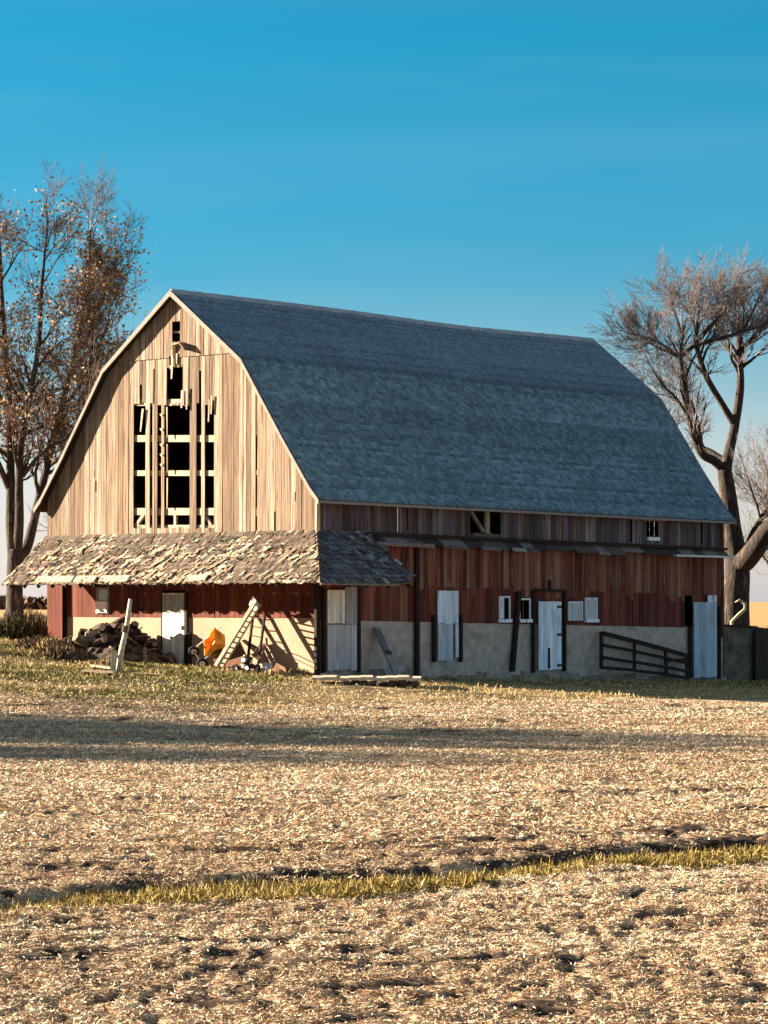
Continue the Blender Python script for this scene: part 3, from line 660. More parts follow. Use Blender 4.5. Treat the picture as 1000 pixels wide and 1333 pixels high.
mb.build('side_shakes', M['cedar'], skirt)
b = MB(); b.bar((-PS + .06, -PS + .05, ZB - .0), (-PS + .06, VL_b, ZB - .0), .04, .06); b.build('eave_board', M['dark'], skirt)
b = MB(); b.bar((-PS, -PS - .02, ZB - .04), (1.9, -PS - .02, ZB - .06), .04, .06); b.build('eave_board', M['grey2'], skirt)
for v in np.arange(.2, W + .5, .62):
    b = MB(); b.bar((-.05, v, ZT - .16), (-PS + .03, v, ZB - .1), .05, .1); b.build('rafter', M['dark'], skirt)
for u in (.6, 1.5, 2.4):
    b = MB(); t = max(0, (u - 2.1) / .5) * .6; b.bar((u, -.08, ZT - .16), (u, -PS + .03, ZB - .12), .05, .1); b.build('rafter', M['dark'], skirt)
# what is left of the skirt along the long side
b = MB(); u = 2.1
while u < L + .1:
    w = random.uniform(.25, 1.1); d = random.uniform(.2, .34); z = 4.03; e = min(u + w, L + .12)
    c = random.choice([(.08, .055, .05), (.12, .09, .08), (.06, .04, .035), (.2, .17, .16)])
    b.hexa([(u, -d, zm(u, z - d * .75) - .03), (e, -d * random.uniform(.85, 1.1), zm(e, z - d * .75) - .03), (e, -.02, zm(e, z) - .03), (u, -.02, zm(u, z) - .03), (u, -d, zm(u, z - d * .75)), (e, -d, zm(e, z - d * .75)), (e, -.02, zm(e, z)), (u, -.02, zm(u, z))], c); u = e
b.build('skirt_remnant', M['cedar'], barn)
for u, w, c in ((2.2, 2.6, (.45, .35, .3)), (5.2, 1.0, (.25, .2, .17)), (7.0, .9, (.3, .27, .26)), (8.5, .7, (.55, .5, .47)), (9.3, .5, (.2, .17, .15)), (12.9, .6, (.4, .33, .28))):
    b = MB(); b.hexa([(u, -.36, zm(u, 3.74)), (u + w, -.36, zm(u, 3.74) - .04), (u + w, -.3, zm(u, 3.8) - .04), (u, -.3, zm(u, 3.8)), (u, -.37, zm(u, 3.79)), (u + w, -.37, zm(u, 3.79) - .03), (u + w, -.31, zm(u, 3.85) - .03), (u, -.31, zm(u, 3.85))], tuple(x * .6 for x in c)); b.build('torn_lath', M['gable'], barn)
b = MB(); b.bar((17.0, -.4, zm(17, 3.8)), (L + .1, -.4, zm(L, 3.82)), .14, .07); b.build('flashing_board', M['galv'], barn)
b = MB(); b.bar((2.0, -.09, zm(2, 4.08)), (L + .12, -.09, zm(L, 4.08)), .1, .09); b.build('ledger', M['dark'], barn)

# ------------------------------------------------------------------ things beside the barn
def copy_tree(o, parent=None):
    c = o.copy(); col.objects.link(c)
    if parent: c.parent = parent
    for ch in o.children: copy_tree(ch, c)
    return c
def Gw(x, y, u): p = G(x, y, u); return Vector(wor(*p))
def Sw(x, y, v): p = S(x, y, v); return Vector(wor(*p))
VB = Vector((eu[0], eu[1], 0)); VV = Vector((ev[0], ev[1], 0)); UP = Vector((0, 0, 1))
def local(o_pts, org): return [p - org for p in o_pts]

# concrete slab on rubble in front of the corner
s0, s1 = T(422, 892), T(532, 892)
sl = thing('stone_step', 'pale flat concrete slab resting on dark broken rubble before the barn corner', 'slab', tuple((s0 + s1) / 2))
o = (s0 + s1) / 2; wd = (s1 - s0).length
b = MB(); pts = []
for i in range(9):
    x0, x1 = -wd / 2 + wd * i / 9, -wd / 2 + wd * (i + .995) / 9; j0 = .16 + .015 * math.sin(i * 2.1)
    b.hexa([(x0, -.5 + .05 * math.sin(i * 1.7), j0 - .02), (x1, -.5 + .05 * math.sin(i * 1.7 + 1.7), j0 - .02), (x1, .7, j0), (x0, .7, j0), (x0, -.5 + .05 * math.sin(i * 1.7), j0 + .06), (x1, -.5 + .05 * math.sin(i * 1.7 + 1.7), j0 + .06), (x1, .7, j0 + .08), (x0, .7, j0 + .08)], (.62, .5, .36))
b.build('slab', M['rubble'], sl)
for i in range(14):
    b = MB(); x = -wd / 2 + wd * (i + random.random() * .7) / 14; r = random.uniform(.08, .15); y = -.45 + random.uniform(-.12, .12)
    b.tube([(x - r, y, .03), (x - r * .6, y, .05), (x + r * .5, y, .06), (x + r, y, .03)], [r * .3, r * .75, r * .7, r * .2], 6, random.choice([(.1, .06, .045), (.16, .1, .07), (.07, .045, .035)])); b.build('stone', M['rubble'], sl)

# leaning plank on the long wall
p0, p1 = Sw(490, 818, -.1), T(520, 885); org = p1.copy()
pl = thing('plank', 'broken grey plank leaning against the concrete wall by the split door', 'plank', tuple(org))
b = MB(); d = p0 - p1; b.bar((0, 0, 0), d * .56, .3, .05, up=tuple(-VV), c=(.3, .27, .25)); b.bar(d * .56, d, .26, .05, up=tuple(-VV), c=(.17, .17, .17), w1=.3); b.build('board', M['grey'], pl)
b = MB(); b.bar(d * .5 - VV * .04, d * .56 - VV * .04, .24, .06, up=tuple(-VV), c=(.05, .04, .04)); b.build('cleat', M['grey'], pl)
# farm gate
ga = [(783, 823), (826, 834), (866, 845), (893, 853)]; gb = [(783, 870), (826, 874), (868, 879), (896, 884)]
org = Sw(*gb[0], -.45)
gt = thing('farm_gate', 'dark wooden farm gate leaning against the concrete wall of the barn', 'gate', tuple(org))
tops = [Sw(*p, -.2) - org for p in ga]; bots = [Sw(*p, -.5) - org for p in gb]
for k in range(4): b = MB(); b.bar(bots[k], tops[k], .13 if k in (0, 3) else .11, .07, up=tuple(-VV)); b.build('upright', M['dark'], gt)
for t in (.02, .3, .64, .97):
    b = MB()
    for k in range(3): 
        j = random.uniform(-.02, .02)
        b.bar(bots[k].lerp(tops[k], t) - VV * .07, bots[k + 1].lerp(tops[k + 1], t + j) - VV * .07, .05, .14 if t > .9 else .1)
    b.build('rail', M['dark'], gt)
b = MB(); b.bar(bots[2].lerp(tops[2], .55) - VV * .12, bots[3].lerp(tops[3], .85) - VV * .12, .05, .08); b.build('diagonal', M['dark'], gt)
# low concrete wall beyond the barn
cw_ = thing('concrete_wall', 'low stained concrete wall joining the far end of the barn', 'wall', wor(L + .05, 0, 0), R(90) - AL)
b = MB(); b.hexa([(0, 0, -1.2), (1.95, 0, -1.2), (1.95, .3, -1.2), (0, .3, -1.2), (0, 0, 1.27), (1.95, 0, 1.2), (1.95, .3, 1.2), (0, .3, 1.27)]); b.build('wall', M['mossy'], cw_)
b = MB(); b.hexa([(-.02, -.05, 1.275), (1.98, -.05, 1.205), (1.98, .34, 1.205), (-.02, .34, 1.275), (-.02, -.05, 1.33), (1.98, -.05, 1.26), (1.98, .34, 1.26), (-.02, .34, 1.33)]); b.build('coping', M['dark'], cw_)
pn = thing('plank_fence', 'dark plank fence standing past the end of the concrete wall', 'fence', wor(L + 1.72, -.18, 0), R(90) - AL)
b = MB()
for k in range(8): b.box((k * .2, -.02, -1.3), (k * .2 + .19, .03, 1.2 + random.uniform(-.06, .06)), (.06, .04, .03))
b.build('boards', M['grey'], pn)
b = MB(); b.box((0, .035, .9), (1.6, .1, 1.02)); b.build('rail', M['dark'], pn); b = MB(); b.box((0, .035, -.2), (1.6, .1, -.1)); b.build('rail', M['dark'], pn)

# leaning post with props and boards on the yard
base = T(153, 877); top = at(170, 780, base.y + .3)
po = thing('leaning_post', 'pale crooked post standing tilted in front of the rubbish heap', 'post', tuple(base))
d = top - base
b = MB(); b.tube([(0, 0, -.15), d * .3, d * .62 + Vector((.03, 0, 0)), d], [.085, .08, .07, .055], 9, (.62, .48, .34)); b.build('shaft', M['log'], po, smooth=True)
b = MB(); b.tube([d * .55, d * .64], [.095, .09], 9, (.1, .06, .045)); b.build('band', M['log'], po)
b = MB(); b.bar((-.12, -.05, 0), (-.1, 0, .62), .16, .05, up=(0, 1, 0), c=(.75, .62, .45)); b.build('prop', M['gable'], po)
b = MB(); b.bar((.12, -.08, 0), (.02, 0, .5), .06, .05, up=(0, 1, 0), c=(.6, .47, .33)); b.build('prop', M['gable'], po)
for (xa, ya), (xb, yb), w, lab in (((121, 872), (150, 876), .22, 'pale board lying on blocks left of the leaning post'), ((108, 879), (150, 881), .2, 'low weathered board lying in the grass nearest the leaning post')):
    p, q = T(xa, ya), T(xb, yb); bd = thing('board', lab, 'board', tuple(p))
    b = MB(); b.bar((0, 0, .12), q - p + Vector((0, 0, .12)), w, .05, c=(.6, .47, .32)); b.build('plank', M['gable'], bd)
    b = MB(); dd = (q - p)
    for t in (.12, .85): b.box(tuple(dd * t + Vector((-.06, -.08, -.05))), tuple(dd * t + Vector((.06, .08, .09))), (.08, .05, .04))
    b.build('block', M['rubble'], bd)
# rubbish heap of logs
lc = [(.05, .03, .022), (.075, .045, .03), (.035, .022, .016), (.1, .065, .045), (.22, .16, .1), (.32, .25, .16)]
hc = Gw(146, 858, -1.35)
hv0 = loc(hc.x, hc.y)[1]
def heap_h(v, u): return max(0., 1.05 * (1 - (abs(v - hv0) / 1.75) ** 1.6) * (1 - (abs(u + 1.2) / 1.25) ** 2))
mbh = MB(); nv_, nu_ = 26, 16; gridp = []
for i in range(nv_ + 1):
    for j in range(nu_ + 1):
        v = hv0 - 1.8 + 3.6 * i / nv_; u = -2.45 + 2.4 * j / nu_; x, y, _ = wor(u, v); hh = heap_h(v, u) * .72
        gridp.append(Vector((x, y, gz(x, y) - .06 + hh * random.uniform(.75, 1.15) + (.0 if hh else -.1))))
hb = Vector((hc.x, hc.y, gz(hc.x, hc.y)))
for i in range(nv_):
    for j in range(nu_):
        q = [gridp[i * (nu_ + 1) + j], gridp[i * (nu_ + 1) + j + 1], gridp[(i + 1) * (nu_ + 1) + j + 1], gridp[(i + 1) * (nu_ + 1) + j]]
        mbh.face([p - hb for p in reversed(q)], random.choice([(.07, .045, .03), (.1, .065, .042), (.05, .032, .022), (.16, .11, .07)]))
ho = mbh.build('rubbish_heap', M['rubble']); ho.location = hb
tag(ho, 'dark mound of earth and rotten wood against the gable wall', 'heap')
for i in range(95):
    v = hv0 + random.gauss(0, .85); u = -random.uniform(.3, 2.2); v = min(max(v, hv0 - 1.65), hv0 + 1.75)
    x, y, _ = wor(u, v); hh = heap_h(v, u)
    p = Vector((x, y, gz(x, y) + hh * random.uniform(.7, 1.0) + .05))
    ln = random.uniform(.22, .6); r = random.uniform(.06, .15)
    a, e = random.uniform(0, 6.28), random.gauss(0, .4)
    dv = Vector((math.cos(a) * math.cos(e), math.sin(a) * math.cos(e), math.sin(e))) * ln
    b = MB(); c = random.choice(lc if v > hv0 else lc[:4]); n = 7
    b.tube([-dv / 2, -dv / 6, dv / 4, dv / 2], [r, r * 1.08, r * .95, r * random.uniform(.5, .9)], random.choice((5, 6, 7)), c)
    if random.random() < .45: b.c[-1] = b.c[-2] = (.3, .21, .13)
    o = b.build('log', M['log']); o.location = p
    tag(o, 'dark cut log or stump piece thrown on the rubbish heap by the gable', 'log', 'logs in the heap by the gable')
for i in range(26):
    v = hv0 + random.gauss(0, .8); u = -random.uniform(.4, 2.0); v = min(max(v, hv0 - 1.5), hv0 + 1.6)
    x, y, _ = wor(u, v); p = Vector((x, y, gz(x, y) + heap_h(v, u) * .85 + .06))
    a, e = random.uniform(0, 6.28), random.gauss(.25, .45); dv = Vector((math.cos(a) * math.cos(e), math.sin(a) * math.cos(e), math.sin(e))) * random.uniform(.35, .9)
    b = MB(); b.bar(-dv / 2, dv / 2, random.uniform(.04, .12), .025, up=(random.gauss(0, .4), random.gauss(0, .4), 1), c=random.choice([(.3, .22, .15), (.42, .33, .23), (.14, .09, .06), (.2, .14, .1), (.07, .045, .03)]))
    o = b.build('scrap_board', M['gable']); o.location = p
    tag(o, 'broken scrap board sticking out of the rubbish heap by the gable', 'board', 'scrap boards in the heap by the gable')
def clump(name, centre, radius, height, n, palette, label, cat, group=None, lean=.5, kind=None, mt='grass', wid=(.012, .03)):
    t = centre; V = []; Q_ = []; Cc = []
    a = rng.random(n) * 6.28; rr = radius * np.sqrt(rng.random(n)); X = rr * np.cos(a); Y = rr * np.sin(a)
    gzv = terrain(t[0] + X, t[1] + Y) - gz(t[0], t[1])
    h = height * (1 - .6 * (rr / radius) ** 2) * (.4 + .6 * rng.random(n)); b2 = rng.random(n) * 6.28; ln = lean * h * rng.random(n)
    p = np.stack([X, Y, gzv - .02], 1); q = p + np.stack([np.cos(b2) * ln * .4, np.sin(b2) * ln * .4, h * .6], 1); e = p + np.stack([np.cos(b2) * ln, np.sin(b2) * ln, h], 1)
    s = np.stack([np.cos(b2 + 1.57), np.sin(b2 + 1.57), 0 * b2], 1) * (wid[0] + (wid[1] - wid[0]) * rng.random(n))[:, None]
    V = np.stack([p - s, p + s, q + s, q - s, e + s * .2, e - s * .2], 1).reshape(-1, 3); bb = np.arange(n)[:, None] * 6
    pal = A(palette); ci = pal[rng.integers(0, len(pal), n)] * (.75 + .5 * rng.random((n, 1)))
    o = np_mesh(name, V, np.concatenate([bb + A([0, 1, 2, 3]), bb + A([3, 2, 4, 5])]), np.repeat(ci, 6, axis=0), M[mt])
    o.location = (t[0], t[1], gz(t[0], t[1])); return tag(o, label, cat, group, kind)
drywp = [(.3, .19, .09), (.4, .27, .13), (.2, .12, .06), (.48, .34, .18)]; darkp = [(.09, .06, .035), (.13, .08, .045), (.06, .045, .025), (.2, .13, .07)]
for (x, y, r, h, pal, lab) in ((88, 858, .9, .42, darkp, 'dark tangle of dead weeds at the left foot of the heap'), (68, 848, .8, .45, drywp, 'dry weeds below the red corner panel'), (188, 860, .6, .5, drywp, 'dry tan weeds at the right foot of the heap'), (140, 866, .8, .22, drywp, 'dry straw along the front foot of the heap'), (56, 846, .8, .5, darkp, 'dark weeds left of the barn corner'),
        (22, 832, 1.3, .95, [(.05, .05, .02), (.08, .07, .03), (.04, .035, .018)], 'dark green shrub in front of the left trunk'), (50, 826, 1.2, .9, darkp, 'brown shrub between the trunk and the barn'), (-6, 826, 1.3, .9, [(.05, .05, .02), (.09, .06, .03)], 'dark shrub at the left margin of the photo'),
        (36, 815, 1.0, .9, drywp, 'pale dry brush around the foot of the left tree'), (385, 880, .6, .3, drywp, 'dry grass tuft near the gable corner'), (360, 880, .5, .25, drywp, 'dry grass tuft below the scoop')):
    p = T(x, y); clump('dry_weeds' if 'shrub' not in lab else 'shrub', p, r, h, 1500 if r > .7 else 500, pal, lab, 'shrub' if 'shrub' in lab else 'weeds')
# ---- yard cart tipped against the wall
org = Gw(262, 868, -.9); org.z = gz(org.x, org.y)
ct = thing('yard_cart', 'orange two wheeled yard cart tipped up against the gable wall', 'cart', tuple(org))
X_, Z_, O_ = -VV, UP, -VB                            # right along the wall, up, out of the wall
def ip(x, y, u): return Gw(x, y, u) - org
w1, w2 = ip(252.5, 848, -.95), ip(263.5, 863.5, -1.0)
axd = (w2 - w1).normalized()
for c_ in (w1, w2):
    t = (axd + O_ * .9).normalized()
    tv = MB(); s_ = t.cross(UP).normalized(); q_ = t.cross(s_)
    ring = [c_ + (s_ * math.cos(k / 18 * 6.283) + q_ * math.sin(k / 18 * 6.283)) * .125 for k in range(18)]
    tv.tube(ring, .045, 8, closed=True); wh = tv.build('wheel', M['rubber'], ct, smooth=True)
    tv = MB(); tv.tube([c_ - t * .03, c_ + t * .03], [.09, .09], 14); tv.build('rim', M['galv'], wh)
b = MB(); b.tube([w1, w2], .018, 8); b.build('axle', M['steel'], ct)
b = MB(); h0, h1 = ip(256, 842, -.95), ip(288, 815, -.6)
b.tube([h0 - O_ * .1, h0, (h0 + h1) / 2, h1], [.02] * 4, 7); b.tube([w2 + (h0 - w1), w2 + (h1 - w1) * .55], [.02] * 2, 7); b.build('frame', M['galv'], ct)
tr = MB(); cc0 = ip(280.5, 838, -.75)
e1 = (X_ * .75 + UP * .62 + O_ * .1).normalized(); e2 = (X_ * .55 - UP * .72 + O_ * .5); e2 = (e2 - e1 * e2.dot(e1)).normalized(); e3 = e1.cross(e2).normalized()
if e3.dot(O_) < 0: e3 = -e3
def tub(a, b_, c_): return cc0 + e1 * a * (1.08 + .3 * (c_ > 0)) + e2 * b_ * (1.08 + .3 * (c_ > 0)) + e3 * c_
bt = [tub(-.22, -.2, -.19), tub(.22, -.2, -.19), tub(.22, .2, -.19), tub(-.22, .2, -.19)]; tpz = [tub(-.22, -.2, .19), tub(.22, -.2, .19), tub(.22, .2, .19), tub(-.22, .2, .19)]
lip = [p + (p - cc0).normalized() * .03 for p in tpz]; inn = [p.lerp(cc0 + e3 * -.1, .12) - e3 * .16 for p in tpz]
tr.face(bt)
for q in range(4):
    n2 = (q + 1) % 4
    tr.face([bt[q], bt[n2], lip[n2], lip[q]]); tr.face([lip[q], lip[n2], tpz[n2], tpz[q]]); tr.face([tpz[q], tpz[n2], inn[n2], inn[q]])
tr.face(inn); tr.build('tray', M['orange'], ct)
b = MB(); b.bar(ip(274, 852, -.9), ip(289, 846, -.8), .1, .04, up=tuple(O_)); b.bar(ip(277, 862, -.9), ip(291, 848, -.8), .12, .04, up=tuple(O_)); b.build('undercarriage', M['rust'], ct)
# ---- timber ladder leaning to the eave
org = Gw(284, 868, -1.6); org.z = gz(org.x, org.y)
ld = thing('timber_ladder', 'heavy timber ladder leaning steeply right up under the skirt eave', 'ladder', tuple(org))
A1, A2 = ip(281, 867, -1.9), ip(333, 783, -.7); B1, B2 = ip(289, 868, -1.5), ip(338, 786, -.35)
for p, q in ((A1, A2), (B1, B2)): b = MB(); b.bar(p, q, .12, .07, up=tuple(O_)); b.build('rail', M['beam'], ld)
for k in range(12):
    t = .05 + .9 * k / 11; b = MB(); b.bar(A1.lerp(A2, t), B1.lerp(B2, t), .09, .035, up=tuple((A2 - A1).normalized())); b.build('rung', M['beam'], ld)
b = MB(); p, q = ip(333, 781, -.72), ip(328, 792, -.6); b.bar(p, p.lerp(q, 1), .3, .03, up=tuple(O_)); b.build('top_board', M['grey'], ld)
# ---- rusty sheet behind
org = Gw(312, 868, -.7); org.z = gz(org.x, org.y)
sh = thing('rusty_sheet', 'dark rusty metal sheet leaning on the wall behind the timber ladder', 'sheet', tuple(org))
b = MB(); pl_ = [ip(289, 868, -.9), ip(322, 868, -1.0), ip(322, 856, -.6), ip(310, 830, -.1), ip(306, 832, -.1)]
b.face(pl_, (1, 1, 1)); b.face([p + VB * .02 for p in reversed(pl_)])
for k in range(5): b.face([pl_[k], pl_[k] + VB * .02, pl_[(k + 1) % 5] + VB * .02, pl_[(k + 1) % 5]])
b.build('sheet', M['rust'], sh)
# ---- narrow ladder
org = Gw(330, 868, -.5); org.z = gz(org.x, org.y)
l2 = thing('narrow_ladder', 'narrow dark ladder leaning upright against the gable wall', 'ladder', tuple(org))
A1, A2, B1, B2 = ip(323, 856, -.55), ip(329.5, 800, -.06), ip(336.5, 864, -.55), ip(345, 799, -.06)
for p, q in ((A1, A2), (B1, B2)): b = MB(); b.bar(p, q, .05, .07, up=tuple(O_)); b.build('rail', M['dark'], l2)
for t in (.1, .3, .52, .72, .92): b = MB(); b.tube([A1.lerp(A2, t), B1.lerp(B2, t)], .018, 6); b.build('rung', M['steel'], l2)
# ---- old push mower
org = Gw(322, 872, -1.1); org.z = gz(org.x, org.y)
mw = thing('push_mower', 'old dark push mower with pale rimmed wheels parked below the narrow ladder', 'mower', tuple(org))
XR = X_
def lp(a, o_, z): return XR * a + O_ * o_ + UP * z
b = MB(); pts = []
n = 14; ringb = [lp(.27 * math.cos(k / n * 6.283), .22 * math.sin(k / n * 6.283), .1) for k in range(n)]; ringt = [lp(.22 * math.cos(k / n * 6.283), .18 * math.sin(k / n * 6.283), .24) for k in range(n)]
for k in range(n): b.face([ringb[k], ringb[(k + 1) % n], ringt[(k + 1) % n], ringt[k]])
b.face(ringt); b.build('deck', M['steel'], mw, smooth=False)
b = MB(); b.tube([lp(0, 0, .24), lp(0, 0, .3), lp(0, 0, .42), lp(0, 0, .45)], [.13, .15, .15, .1], 14); en = b.build('engine', M['steel'], mw, smooth=False)
b = MB(); b.tube([lp(.03, .1, .36), lp(.03, .2, .36)], [.07, .07], 12); b.build('filter', M['galv'], en)
b = MB(); b.tube([lp(-.05, .05, .45), lp(-.05, .05, .5)], [.03, .03], 10); b.build('fuel_cap', M['galv'], en)
for a, o_ in ((-.24, .22), (.2, .22), (-.24, -.2), (.2, -.2)):
    b = MB(); b.tube([lp(a + .1 * math.cos(k / 16 * 6.283), o_, .11 + .1 * math.sin(k / 16 * 6.283)) for k in range(16)], .028, 7, closed=True); wh = b.build('wheel', M['rubber'], mw, smooth=True)
    b = MB(); b.tube([lp(a, o_ - .02, .11), lp(a, o_ + .025, .11)], [.072, .072], 12); b.build('rim', M['galv'], wh)
b = MB(); b.tube([lp(.22, .12, .2), lp(.42, .1, .62), lp(.5, 0, .8), lp(.5, -.15, .8), lp(.42, -.2, .62), lp(.22, -.2, .2)], .014, 6, cap=True); b.build('handle', M['steel'], mw)
# ---- bucket and scoop
p = Gw(348, 873, -.9); p.z = gz(p.x, p.y)
bk = thing('bucket', 'small white bucket between the push mower and the scoop', 'bucket', tuple(p))
b = MB(); b.tube([(0, 0, 0), (0, 0, .02), (0, 0, .3), (0, 0, .31), (0, 0, .28), (0, 0, .04)], [.11, .115, .145, .15, .135, .1], 16); b.build('pail', M['galv'], bk, smooth=True)
b = MB(); b.tube([(.148 * math.cos(t), .02 + .1 * math.sin(t), .3 + .08 * math.sin(t)) for t in np.linspace(0, math.pi, 9)], .006, 5); b.build('bail', M['steel'], bk)
org = Gw(362, 877, -1.2); org.z = gz(org.x, org.y)
sp = thing('scoop', 'dark metal scoop with long bent wire handle leaning on the gable wall', 'scoop', tuple(org))
b = MB(); n = 9
bl = [ip(354, 872, -1.1), ip(360, 863, -1.0), ip(371, 869, -1.2), ip(373, 875, -1.4), ip(366, 879, -1.5), ip(356, 877, -1.4)]
cen = sum(bl, Vector()) / 6 + VB * .12 + UP * -.02
for k in range(6): b.face([bl[k], bl[(k + 1) % 6], cen])
for k in range(6): b.face([bl[(k + 1) % 6] * 1.0 + VB * .03, bl[k] + VB * .03, cen + VB * .03])
b.build('blade', M['rust'], sp)
b = MB(); b.tube([ip(359, 864, -1.0), ip(355, 854, -.75), ip(349, 843, -.4), ip(344, 838, -.08)], .014, 6); b.tube([ip(355, 868, -1.0), ip(349, 856, -.7), ip(344, 845, -.3), ip(343, 838, -.08)], .012, 6); b.build('handle', M['beam'], sp)

# ------------------------------------------------------------------ trees
class Tree:
    def __init__(s, seed): s.r = random.Random(seed); s.big = MB(); s.v = []; s.q = []; s.tips = []; s.wob = .12
    def poly(s, pts, rad, c):
        s.big.tube(pts, rad, 10 if max(rad) > .15 else 7, c, cap=True)
    def twig(s, pts, rad):                          # three sided thin branch
        n0 = len(s.v); m = len(pts)
        d = (pts[-1] - pts[0]).normalized(); a = d.cross(Vector((.3, .5, .8))).normalized(); b = d.cross(a)
        for i, p in enumerate(pts):
            for k in range(3):
                t = 2.094 * k; s.v.append(tuple(p + (a * math.cos(t) + b * math.sin(t)) * rad[i]))
        for i in range(m - 1):
            for k in range(3): s.q.append((n0 + i * 3 + k, n0 + i * 3 + (k + 1) % 3, n0 + i * 3 + 3 + (k + 1) % 3, n0 + i * 3 + 3 + k))
    def branch(s, p, d, ln, r, lev, c, up=.12, minr=.009, spread=.75, kids=(3, 5), ratio=.66):
        R_ = s.r; n = 5 if lev > 1 else 4; pts = [p.copy()]; dd = d.normalized(); ds = [dd]
        wob = s.wob
        for i in range(n):
            dd = (dd + Vector((R_.gauss(0, wob), R_.gauss(0, wob), R_.gauss(0, wob) + up))).normalized(); ds.append(dd); pts.append(pts[-1] + dd * ln / n)
        rad = [max(minr * .7, r * (1 - .62 * i / n)) for i in range(n + 1)]
        if r > .045: s.poly(pts, rad, c)
        else: s.twig(pts, rad)
        if lev <= 0: s.tips.append(pts[-1]); s.tips.append(pts[2]); return
        k = R_.randint(*kids)
        for j in range(k):
            t = .28 + .72 * (j + R_.random()) / k; i = min(n - 1, int(t * n)); f = t * n - i
            q = pts[i].lerp(pts[i + 1], min(1, f)); base = ds[i + 1]
            ax = base.cross(Vector((R_.gauss(0, 1), R_.gauss(0, 1), R_.gauss(0, 1)))).normalized()
            an = R_.gauss(spread, .18); nd = (base * math.cos(an) + ax * math.sin(an))
            s.branch(q, nd, ln * ratio * R_.uniform(.75, 1.15) * (1.1 - .4 * t), max(minr, rad[i] * R_.uniform(.5, .68)), lev - 1, c, up, minr, spread, kids, ratio)
        s.branch(pts[-1], ds[-1], ln * ratio * .9, max(minr, rad[-1] * .9), lev - 1, c, up, minr, spread, kids, ratio)
    def limb(s, pts, rad, c, kids=6, lev=3, ln=3.2, start=.35, up=.12, spread=.75, tip=True, minr=.009, kr=None, ratio=.66):
        """main limb along measured points, then side branches of its own"""
        R_ = s.r; P = []
        m = len(pts); 
        for i in range(m - 1):
            a, b, c_, d_ = pts[max(0, i - 1)], pts[i], pts[i + 1], pts[min(m - 1, i + 2)]
            for k in range(5):
                t = k / 5; P.append(.5 * ((2 * b) + (c_ - a) * t + (2 * a - 5 * b + 4 * c_ - d_) * t * t + (3 * b - a - 3 * c_ + d_) * t ** 3))
        P.append(pts[-1].copy()); rr = [float(np.interp(i, np.linspace(0, len(P) - 1, m), rad)) for i in range(len(P))]
        s.poly(P, rr, c)
        for j in range(kids):
            t = start + (1 - start) * (j + R_.random()) / kids; i = min(len(P) - 2, int(t * (len(P) - 1)))
            base = (P[i + 1] - P[i]).normalized(); ax = base.cross(Vector((R_.gauss(0, 1), R_.gauss(0, 1), R_.gauss(0, 1)))).normalized(); an = R_.gauss(spread, .2)
            s.branch(P[i], base * math.cos(an) + ax * math.sin(an), ln * R_.uniform(.6, 1.1), min(rr[i] * .6, kr or 9), lev, c, up, minr, spread, ratio=ratio)
        if tip: s.branch(P[-1], (P[-1] - P[-2]).normalized(), ln * .9, rr[-1] * .9, lev, c, up, minr, spread, ratio=ratio)
    def build(s, root, org, twc, leaves=None):
        s.big.v = [(a - org.x, b - org.y, c - org.z) for a, b, c in s.big.v]
        s.big.build('trunk', M['bark'], root, smooth=True)
        if s.v:
            V = A(s.v) - A(tuple(org)); tc_ = A(twc)[None, :] * (.8 + .4 * rng.random((len(V), 1)))
            np_mesh('crown', V, A(s.q), tc_, M['twig'], root)
        if leaves:
            n, size, pal, test = leaves
            tp = [t for t in s.tips if test(t)]
            if tp:
                tp = A([tuple(t) for t in tp]); tp = tp[rng.integers(0, len(tp), n)] + rng.normal(0, .22, (n, 3)) - A(tuple(org))
                a = rng.normal(0, 1, (n, 3)); a /= np.linalg.norm(a, axis=1)[:, None]; b = np.cross(a, rng.normal(0, 1, (n, 3))); b /= np.linalg.norm(b, axis=1)[:, None]
                sz = size * (.5 + rng.random((n, 1))); a = a * sz; b = b * sz * .7
                V = np.stack([tp - a, tp + b, tp + a, tp - b], 1).reshape(-1, 3); pal = A(pal); ci = pal[rng.integers(0, len(pal), n)] * (.7 + .6 * rng.random((n, 1)))
                np_mesh('leaves', V, np.arange(4 * n).reshape(-1, 4), np.repeat(ci, 4, axis=0), M['leaf'], root)
BK = (.045, .032, .026)
# right old tree
YT = 104.
def tp(pts, dy): return [at(x, y, YT + d) for (x, y), d in zip(pts, dy)]
t = Tree(11); k = 1 / (F / YT)
base = at(957, 822, YT); base.z = gz(base.x, base.y)
t.limb([Vector((base.x, base.y, base.z - .3))] + tp([(957, 790), (960, 740), (953, 690), (948, 645), (943, 610)], [0, 0, 0, 0, 0]), [x * k * .86 for x in (26, 22, 19, 15, 13, 11)], BK, kids=0, tip=False)
t.limb(tp([(943, 612), (930, 600), (912, 588), (898, 545), (890, 497), (886, 465), (889, 435), (892, 418)], [0, -.2, -.4, -.6, -.8, -.8, -.6, -.4]), [x * k * .74 for x in (9, 8, 7, 6, 5.2, 4.6, 3.2, 2)], BK, kids=12, lev=3, ln=1.5, start=.25, up=.05, spread=.6, ratio=.7, minr=.0075)
t.limb(tp([(944, 615), (950, 585), (957, 553), (964, 505), (963, 466), (962, 440), (961, 420)], [0, .2, .3, .4, .5, .5, .6]), [x * k * .74 for x in (11, 9, 8, 7, 5.5, 4, 2.2)], BK, kids=12, lev=3, ln=1.5, start=.5, up=.05, spread=.6, ratio=.7, minr=.0075)
